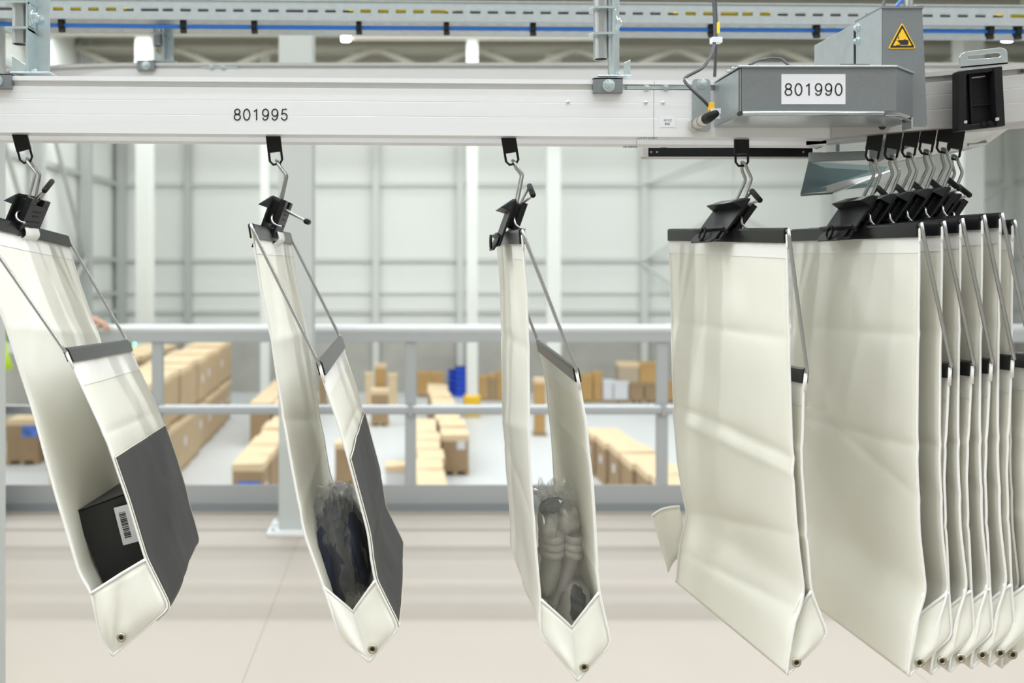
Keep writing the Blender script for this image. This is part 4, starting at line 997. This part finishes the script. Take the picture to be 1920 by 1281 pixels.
# box axes
ux = (Bq - A); vz = (Dq - A); vz = ((Dq - A) + (Cq - Bq)) * .5
ux.y = 0; vz.y = 0
Pn = [A, A + ux, A + ux + vz, A + vz]
mb = MB(); mb.hexa(Pn, [p + dep for p in Pn]); mb.build('box_body', M_BOX, sbx, bevel=.0012)
lidv = -vz.normalized() * .0025; lx = ux.normalized() * .0025; yv = bd * .0025
Pl = [A + lidv - lx - yv, A + ux + lidv + lx - yv, A + ux + lx + vz * .22 - yv, A - lx + vz * .22 - yv]
Ql = [p + dep + yv * 2 for p in Pl]
mb = MB(); mb.hexa([Pl[0], Pl[1], Ql[1], Ql[0]], [p - lidv * .8 for p in (Pl[0], Pl[1], Ql[1], Ql[0])])
mb.build('lid', M_BOX, sbx, bevel=.001)
sA, sB, sC, sD = W(214, 952, 1.655), W(244, 944, 1.655), W(262, 1014, 1.655), W(232, 1022, 1.655)
sA, sB, sC, sD = [p + Vector((0, -.003, 0)) for p in (sA, sB, sC, sD)]
mb = MB(); mb.hexa([sA, sB, sC, sD], [p + Vector((0, .0008, 0)) for p in (sA, sB, sC, sD)]); lab_o = mb.build('barcode_label', M_WHITE, sbx)
mb = MB(); bar_r = random.Random(3); t = .16
while t < .84:
    w = bar_r.choice((.012, .02, .032)); 
    l0, l1 = sA.lerp(sD, t), sB.lerp(sC, t); l0b, l1b = sA.lerp(sD, t + w), sB.lerp(sC, t + w)
    q = [l0.lerp(l1, .22), l0.lerp(l1, .62), l0b.lerp(l1b, .62), l0b.lerp(l1b, .22)]
    mb.hexa([p + Vector((0, -.0006, 0)) for p in q], [p + Vector((0, -.0002, 0)) for p in q]); t += w + bar_r.choice((.012, .018, .026))
mb.build('barcode', M_INK, lab_o)

def blob(centre, axes, n=28, m=20, f=None, seed=0, amp=.12, freq=2.2):
    rows = []
    for i in range(m + 1):
        th = math.pi * i / m; r = []
        for k in range(n):
            ph = 2 * math.pi * k / n
            q = Vector((math.sin(th) * math.cos(ph), math.sin(th) * math.sin(ph), math.cos(th)))
            e = Vector([math.copysign(abs(c_) ** .75, c_) for c_ in q])
            w = 1 + amp * (noise.noise(q * freq + Vector((seed, seed * 2, 3))) + .6 * noise.noise(q * freq * 2.3 + Vector((seed * 3, 1, seed))))
            if f: e = f(e)
            r.append(centre + axes[0] * e.x * w + axes[1] * e.y * w + axes[2] * e.z * w)
        rows.append(r)
    return rows
def slab(centre, ax, seed, amp=.10): 
    mb = MB(); mb.grid(blob(centre, ax, seed=seed, amp=amp), wrap=True); return mb
def film(name, label, centre, axes, seed, fan):
    r = thing(name, centre - axes[2], label, 'plastic bag')
    rows = blob(centre, axes, 26, 20, seed=seed, amp=.10, freq=2.0)
    rr = random.Random(seed)
    rows = [[p + Vector((noise.noise(p * 34 + Vector((seed, 0, 0))), noise.noise(p * 34 + Vector((0, seed, 9))), noise.noise(p * 30))) * .008 for p in row_] for row_ in rows]
    mb = MB(); mb.grid(rows, wrap=True); mb.build('film_body', M_FILM, r, smooth=False)
    # crumpled mouth of the bag
    c0, up_, wd, hh = fan
    for lay in range(2):
        rows = []
        for i in range(9):
            u = i / 8; row_ = []
            for k in range(19):
                v = k / 18 - .5
                p = c0 + Vector((v * wd * (1 + .35 * u), .012 * (lay - 1) + .016 * math.sin(k * 1.9 + lay * 2 + u * 2), 0)) + up_ * hh * u * (.75 + .25 * math.sin(k * 1.3 + lay)) * (1 - 1.2 * v * v)
                p += Vector((noise.noise(p * 60 + Vector((lay * 5, 0, 0))), noise.noise(p * 70), noise.noise(p * 50 + Vector((3, lay, 0))))) * .007
                row_.append(p)
            rows.append(row_)
        mb = MB(); mb.grid(rows); mb.build('film_mouth', M_FILM, r, smooth=False)
    return r
# dark folded garment, second pouch
yb2 = Vector((0, 1, 0))
cen = W(646, 1035, 1.74); axl = (W(676, 1130, 1.74) - W(628, 945, 1.74)) / 2
axw = Vector((.034, 0, .008))
g = thing('folded_garment', cen + axl, 'dark navy folded garment packed in film in the second pouch', 'garment')
for k, (off, sc, yo) in enumerate(((-.62, .86, -.035), (-.12, 1.0, .0), (.40, .95, .02), (.75, .80, -.02))):
    mb = slab(cen + axw * off + Vector((0, yo + .04, 0)) - axl * (.08 * (k % 2)), (axw * .36, Vector((0, .105, 0)), axl * sc), 11 + k, .16)
    mb.build('cloth_fold', M_NAVY, g, smooth=True)
film('packing_film', 'crumpled clear film around the dark garment in the second pouch', cen + Vector((0, .035, 0)) - axl * .06, (axw * 1.12, Vector((0, .135, 0)), axl * 1.17), 5,
     (W(634, 935, 1.73), Vector((-.10, 0, 1)), .052, .034))
# grey folded garment, third pouch
cen3 = W(1045, 1030, 1.74); ax3 = (W(1040, 1140, 1.74) - W(1050, 930, 1.74)) / 2
g = thing('folded_garment', cen3 - Vector((0, 0, .1)), 'warm grey folded garment with ribbed cuffs packed in film in the third pouch', 'garment')
def sleeve(p0, p1, p2, p3, r0, r1, name, m=M_GREY, flat=.55):
    cur = resample([p0, p1, p2, p3], 22, 3); rows = []
    for i, p in enumerate(cur):
        u = i / 21; t = (cur[min(21, i+1)] - cur[max(0, i-1)]).normalized(); s_ = t.cross(Vector((0, 1, 0))).normalized()
        r = r0 + (r1 - r0) * u; r *= (math.sin(math.pi * min(.5, .06 + u * 4)) if u < .12 else 1) * (1 if u < .95 else .5)
        rows.append([p + s_ * r * math.cos(2*math.pi*k/18) * (1 + .06 * math.sin(7*u*6 + k)) + Vector((0, 1, 0)) * r * flat * 3.4 * math.sin(2*math.pi*k/18) for k in range(18)])
    mb = MB(); mb.grid(rows, wrap=True); mb.add(rows[0], [tuple(range(18))]); mb.add(rows[-1], [tuple(range(18))]); return mb.build(name, m, g, smooth=True)
D3 = 1.74
sleeve(W(1034, 985, D3), W(1036, 1035, D3), W(1031, 1075, D3), W(1017, 1118, D3), .0195, .016, 'sleeve')
sleeve(W(1074, 985, D3 + .01), W(1072, 1035, D3 + .01), W(1058, 1080, D3 + .01), W(1030, 1140, D3 + .01), .0165, .012, 'sleeve')
for k in range(3):
    for (x, yy, r) in ((1034, 1004 + k * 14, .0205), (1073, 1004 + k * 14, .0180)):
        c_ = W(x, yy, D3); mb = MB()
        rows = [[c_ + Vector((r * 1.1 * q * math.cos(a), .043 * q * math.sin(a), z_)) for a in [2*math.pi*j/20 for j in range(20)]] for q, z_ in ((.9, .0066), (1.0, .004), (1.0, -.004), (.9, -.0066))]
        mb.grid(rows, wrap=True); mb.build('ribbed_cuff', M_GREY, g, smooth=True)
mb = slab(W(1052, 1022, D3 + .065), (Vector((.033, 0, 0)), Vector((0, .04, 0)), Vector((-.014, 0, .088))), 36, .14); mb.build('cloth_fold', M_GREY, g, smooth=True)
mb = slab(W(1058, 968, D3 + .02), (Vector((.026, 0, .010)), Vector((0, .05, 0)), Vector((-.012, 0, .024))), 37, .16); mb.build('cloth_fold', M_GREY, g, smooth=True)
mb = slab(W(1026, 975, D3 + .005), (Vector((.013, 0, 0)), Vector((0, .05, 0)), Vector((.003, 0, .030))), 38, .16); mb.build('cloth_fold', M_GREY, g, smooth=True)
mb = slab(W(1033, 948, D3 - .02), (Vector((.016, 0, 0)), Vector((0, .03, 0)), Vector((.010, 0, .012))), 31); mb.build('dark_hood', M_GREYD, g, smooth=True)
sleeve(W(1026, 955, D3 + .01), W(1034, 970, D3 + .01), W(1044, 985, D3), W(1060, 1000, D3), .008, .010, 'cloth_fold')
sleeve(W(1044, 950, D3 + .02), W(1056, 968, D3 + .02), W(1066, 985, D3 + .02), W(1080, 998, D3 + .02), .009, .010, 'cloth_fold')
mb = slab(W(1074, 1130, D3), (Vector((.026, 0, 0)), Vector((0, .07, 0)), Vector((.004, 0, .040))), 33); mb.build('rolled_body', M_GREY, g, smooth=True)
mb = slab(W(1080, 1132, D3 - .045), (Vector((.013, 0, 0)), Vector((0, .034, 0)), Vector((.003, 0, .026))), 34, .2); mb.build('dark_lining', M_GREYD, g, smooth=True)
film('packing_film', 'crumpled clear film with a torn mouth around the grey garment in the third pouch', W(1047, 1040, D3 + .01), (Vector((.046, 0, 0)), Vector((0, .115, 0)), Vector((-.018, 0, .112))), 9,
     (W(1030, 930, D3), Vector((.05, 0, 1)), .062, .036))

# ------------------------------------------------------------------ person at the railing
def person():
    X, Y = sx(-68, 5.66), 5.66
    r = thing('person', (X, Y, 0), 'person in a neon yellow vest and dark trousers resting a hand on the railing', 'person')
    hand = W(180, 606, 5.90); hand.z = 1.118
    J = {}
    V = []; E = []; R = []
    def v(p, rad): V.append(Vector(p)); R.append(rad); return len(V) - 1
    def chain(a, pts):
        for p, rad in pts:
            b = v(p, rad); E.append((a, b)); a = b
        return a
    pel = v((X, Y, .95), .135)
    sp_ = chain(pel, [((X, Y + .01, 1.10), .125), ((X, Y + .01, 1.27), .14), ((X, Y, 1.42), .115)])
    nk = chain(sp_, [((X, Y + .01, 1.50), .058), ((X + .01, Y + .03, 1.555), .06)])
    chain(nk, [((X + .015, Y + .045, 1.62), .082), ((X + .015, Y + .035, 1.70), .083), ((X + .015, Y + .03, 1.755), .05)])
    rs = chain(sp_, [((X + .17, Y, 1.42), .062)])
    el = Vector((X + .40, Y + .06, 1.24)); wr_ = hand + Vector((-.085, -.03, .045))
    wi = chain(rs, [((X + .29, Y + .03, 1.33), .052), (el, .042), (el.lerp(wr_, .4), .038), (wr_, .027)])
    pm = chain(wi, [(hand + Vector((-.04, -.01, .022)), .030), (hand + Vector((.005, .0, .016)), .031)])
    for i, (dy, ln) in enumerate(((-.030, .068), (-.010, .078), (.011, .072), (.030, .056))):
        k0 = hand + Vector((.008, dy, .014))
        chain(pm, [(k0 + Vector((.012, 0, .0)), .0105), (k0 + Vector((ln * .55, 0, -.012)), .0098), (k0 + Vector((ln * .85, 0, -.036)), .009), (k0 + Vector((ln * .80, 0, -.058)), .008)])
    chain(pm - 1, [(hand + Vector((-.02, -.045, .008)), .012), (hand + Vector((.008, -.056, -.012)), .0105), (hand + Vector((.030, -.052, -.032)), .009)])
    ls = chain(sp_, [((X - .17, Y, 1.42), .062)])
    le = chain(ls, [((X - .23, Y - .01, 1.27), .052), ((X - .25, Y + .0, 1.13), .042), ((X - .24, Y + .06, 1.0), .037), ((X - .22, Y + .11, .90), .027)])
    lp = chain(le, [((X - .215, Y + .125, .86), .03), ((X - .21, Y + .135, .82), .03)])
    for i in range(4):
        a = Vector((X - .21, Y + .105 + .02 * i, .81)); chain(lp, [(a, .0105), (a + Vector((.006, .004, -.035)), .0098), (a + Vector((.018, .004, -.062)), .0085)])
    chain(lp - 1, [((X - .185, Y + .10, .845), .012), ((X - .17, Y + .10, .815), .010), ((X - .165, Y + .105, .79), .009)])
    for s in (-1, 1):
        chain(pel, [((X + s * .09, Y, .88), .10), ((X + s * .105, Y + .01, .66), .08), ((X + s * .105, Y + .015, .48), .058), ((X + s * .11, Y, .28), .054), ((X + s * .11, Y - .01, .09), .042), ((X + s * .115, Y + .08, .05), .04), ((X + s * .12, Y + .17, .035), .032)])
    me = bpy.data.meshes.new('body'); me.from_pydata([p - r.location for p in V], E, [])
    o = bpy.data.objects.new('body', me); COL.objects.link(o); o.parent = r; me.materials.append(M_SKIN)
    o.modifiers.new('skin', 'SKIN')
    if not me.skin_vertices: 
        bm = bmesh.new(); bm.from_mesh(me); bm.verts.layers.skin.verify(); bm.to_mesh(me); bm.free()
    for i, sv in enumerate(me.skin_vertices[0].data): sv.radius = (R[i], R[i]); sv.use_root = (i == 0)
    md = o.modifiers.new('sub', 'SUBSURF'); md.levels = 2; md.render_levels = 2
    o.modifiers['skin'].use_smooth_shade = True
    def shell(rows, name, m, par=r):
        mb = MB(); mb.grid(rows, wrap=True); return mb.build(name, m, par, smooth=True, solid=.004)
    def ell(c, a, b, n=24): return [Vector((c[0] + a * math.cos(2*math.pi*k/n), c[1] + b * math.sin(2*math.pi*k/n), c[2])) for k in range(n)]
    vs2 = shell([ell((X, Y, z), a, b) for z, a, b in ((.872, .272, .185), (.95, .245, .168), (1.10, .215, .160), (1.27, .225, .168), (1.38, .235, .150), (1.45, .19, .12), (1.49, .10, .085))], 'safety_vest', M_NEON)
    for z in (.98, 1.14):
        mb = MB(); mb.grid([ell((X, Y, z), .229, .172), ell((X, Y, z + .05), .228, .172)], wrap=True); mb.build('reflective_band', mat('silver_band', (0.6, 0.62, 0.62), 0.35, 0.4), vs2)
    shell([ell((X + .17 + .15 * t, Y + .02 * t, 1.42 - .11 * t), .02, .075) and [Vector((X + .15 + .16 * t + .03 * math.cos(a), Y + .025 * t + .072 * math.sin(a), 1.42 - .10 * t + .068 * math.cos(a))) for a in [2*math.pi*k/18 for k in range(18)]] for t in (0, .35, .7, 1)], 'sleeve', M_DARK)
    shell([[Vector((X - .15 - .09 * t + .066 * math.cos(a), Y + .068 * math.sin(a), 1.43 - .17 * t + .03 * math.cos(a))) for a in [2*math.pi*k/18 for k in range(18)]] for t in (0, .35, .7, 1)], 'sleeve', M_DARK)
    for s in (-1, 1):
        shell([ell((X + s * q, Y + yy, z), a, a * 1.05, 18) for z, q, yy, a in ((.98, .07, 0, .13), (.86, .095, 0, .118), (.66, .105, .01, .094), (.48, .107, .015, .076), (.28, .11, 0, .070), (.09, .11, -.01, .066))], 'trouser_leg', M_DARK)
        sh = MB(); sh.grid(blob(Vector((X + s * .118, Y + .07, .045)), (Vector((.05, 0, 0)), Vector((0, .14, 0)), Vector((0, 0, .045))), 18, 12, amp=.03), wrap=True); sh.build('shoe', M_RUB, r, smooth=True)
    hc = Vector((X + .015, Y + .022, 1.685))
    mb = MB(); rows = blob(hc, (Vector((.094, 0, 0)), Vector((0, .106, 0)), Vector((0, 0, .112))), 22, 14, amp=.03)
    mb.grid([[p + Vector((0, -.012, .012)) for p in q] for q in rows[:9]], wrap=True); mb.build('hair', M_HAIR, r, smooth=True)
    fy = Y + .045
    for s in (-1, 1):
        mb = MB(); mb.grid(blob(Vector((X + .015 + s * .032, fy + .078, 1.668)), (Vector((.011, 0, 0)), Vector((0, .008, 0)), Vector((0, 0, .006))), 10, 8, amp=0), wrap=True); mb.build('eye', M_INK, r)
        mb = MB(); mb.grid(blob(Vector((X + .015 + s * .086, fy - .01, 1.655)), (Vector((.012, 0, 0)), Vector((0, .02, 0)), Vector((0, 0, .03))), 10, 8, amp=0), wrap=True); mb.build('ear', M_SKIN, r, smooth=True)
    mb = MB(); mb.grid(blob(Vector((X + .015, fy + .088, 1.64)), (Vector((.013, 0, 0)), Vector((0, .018, 0)), Vector((0, 0, .024))), 10, 8, amp=0), wrap=True); mb.build('nose', M_SKIN, r, smooth=True)
    mb = MB(); mb.grid(blob(Vector((X + .015, fy + .078, 1.60)), (Vector((.024, 0, 0)), Vector((0, .008, 0)), Vector((0, 0, .006))), 10, 8, amp=0), wrap=True); mb.build('mouth', mat('lips', (0.45, 0.18, 0.15), 0.5), r, smooth=True)
person()
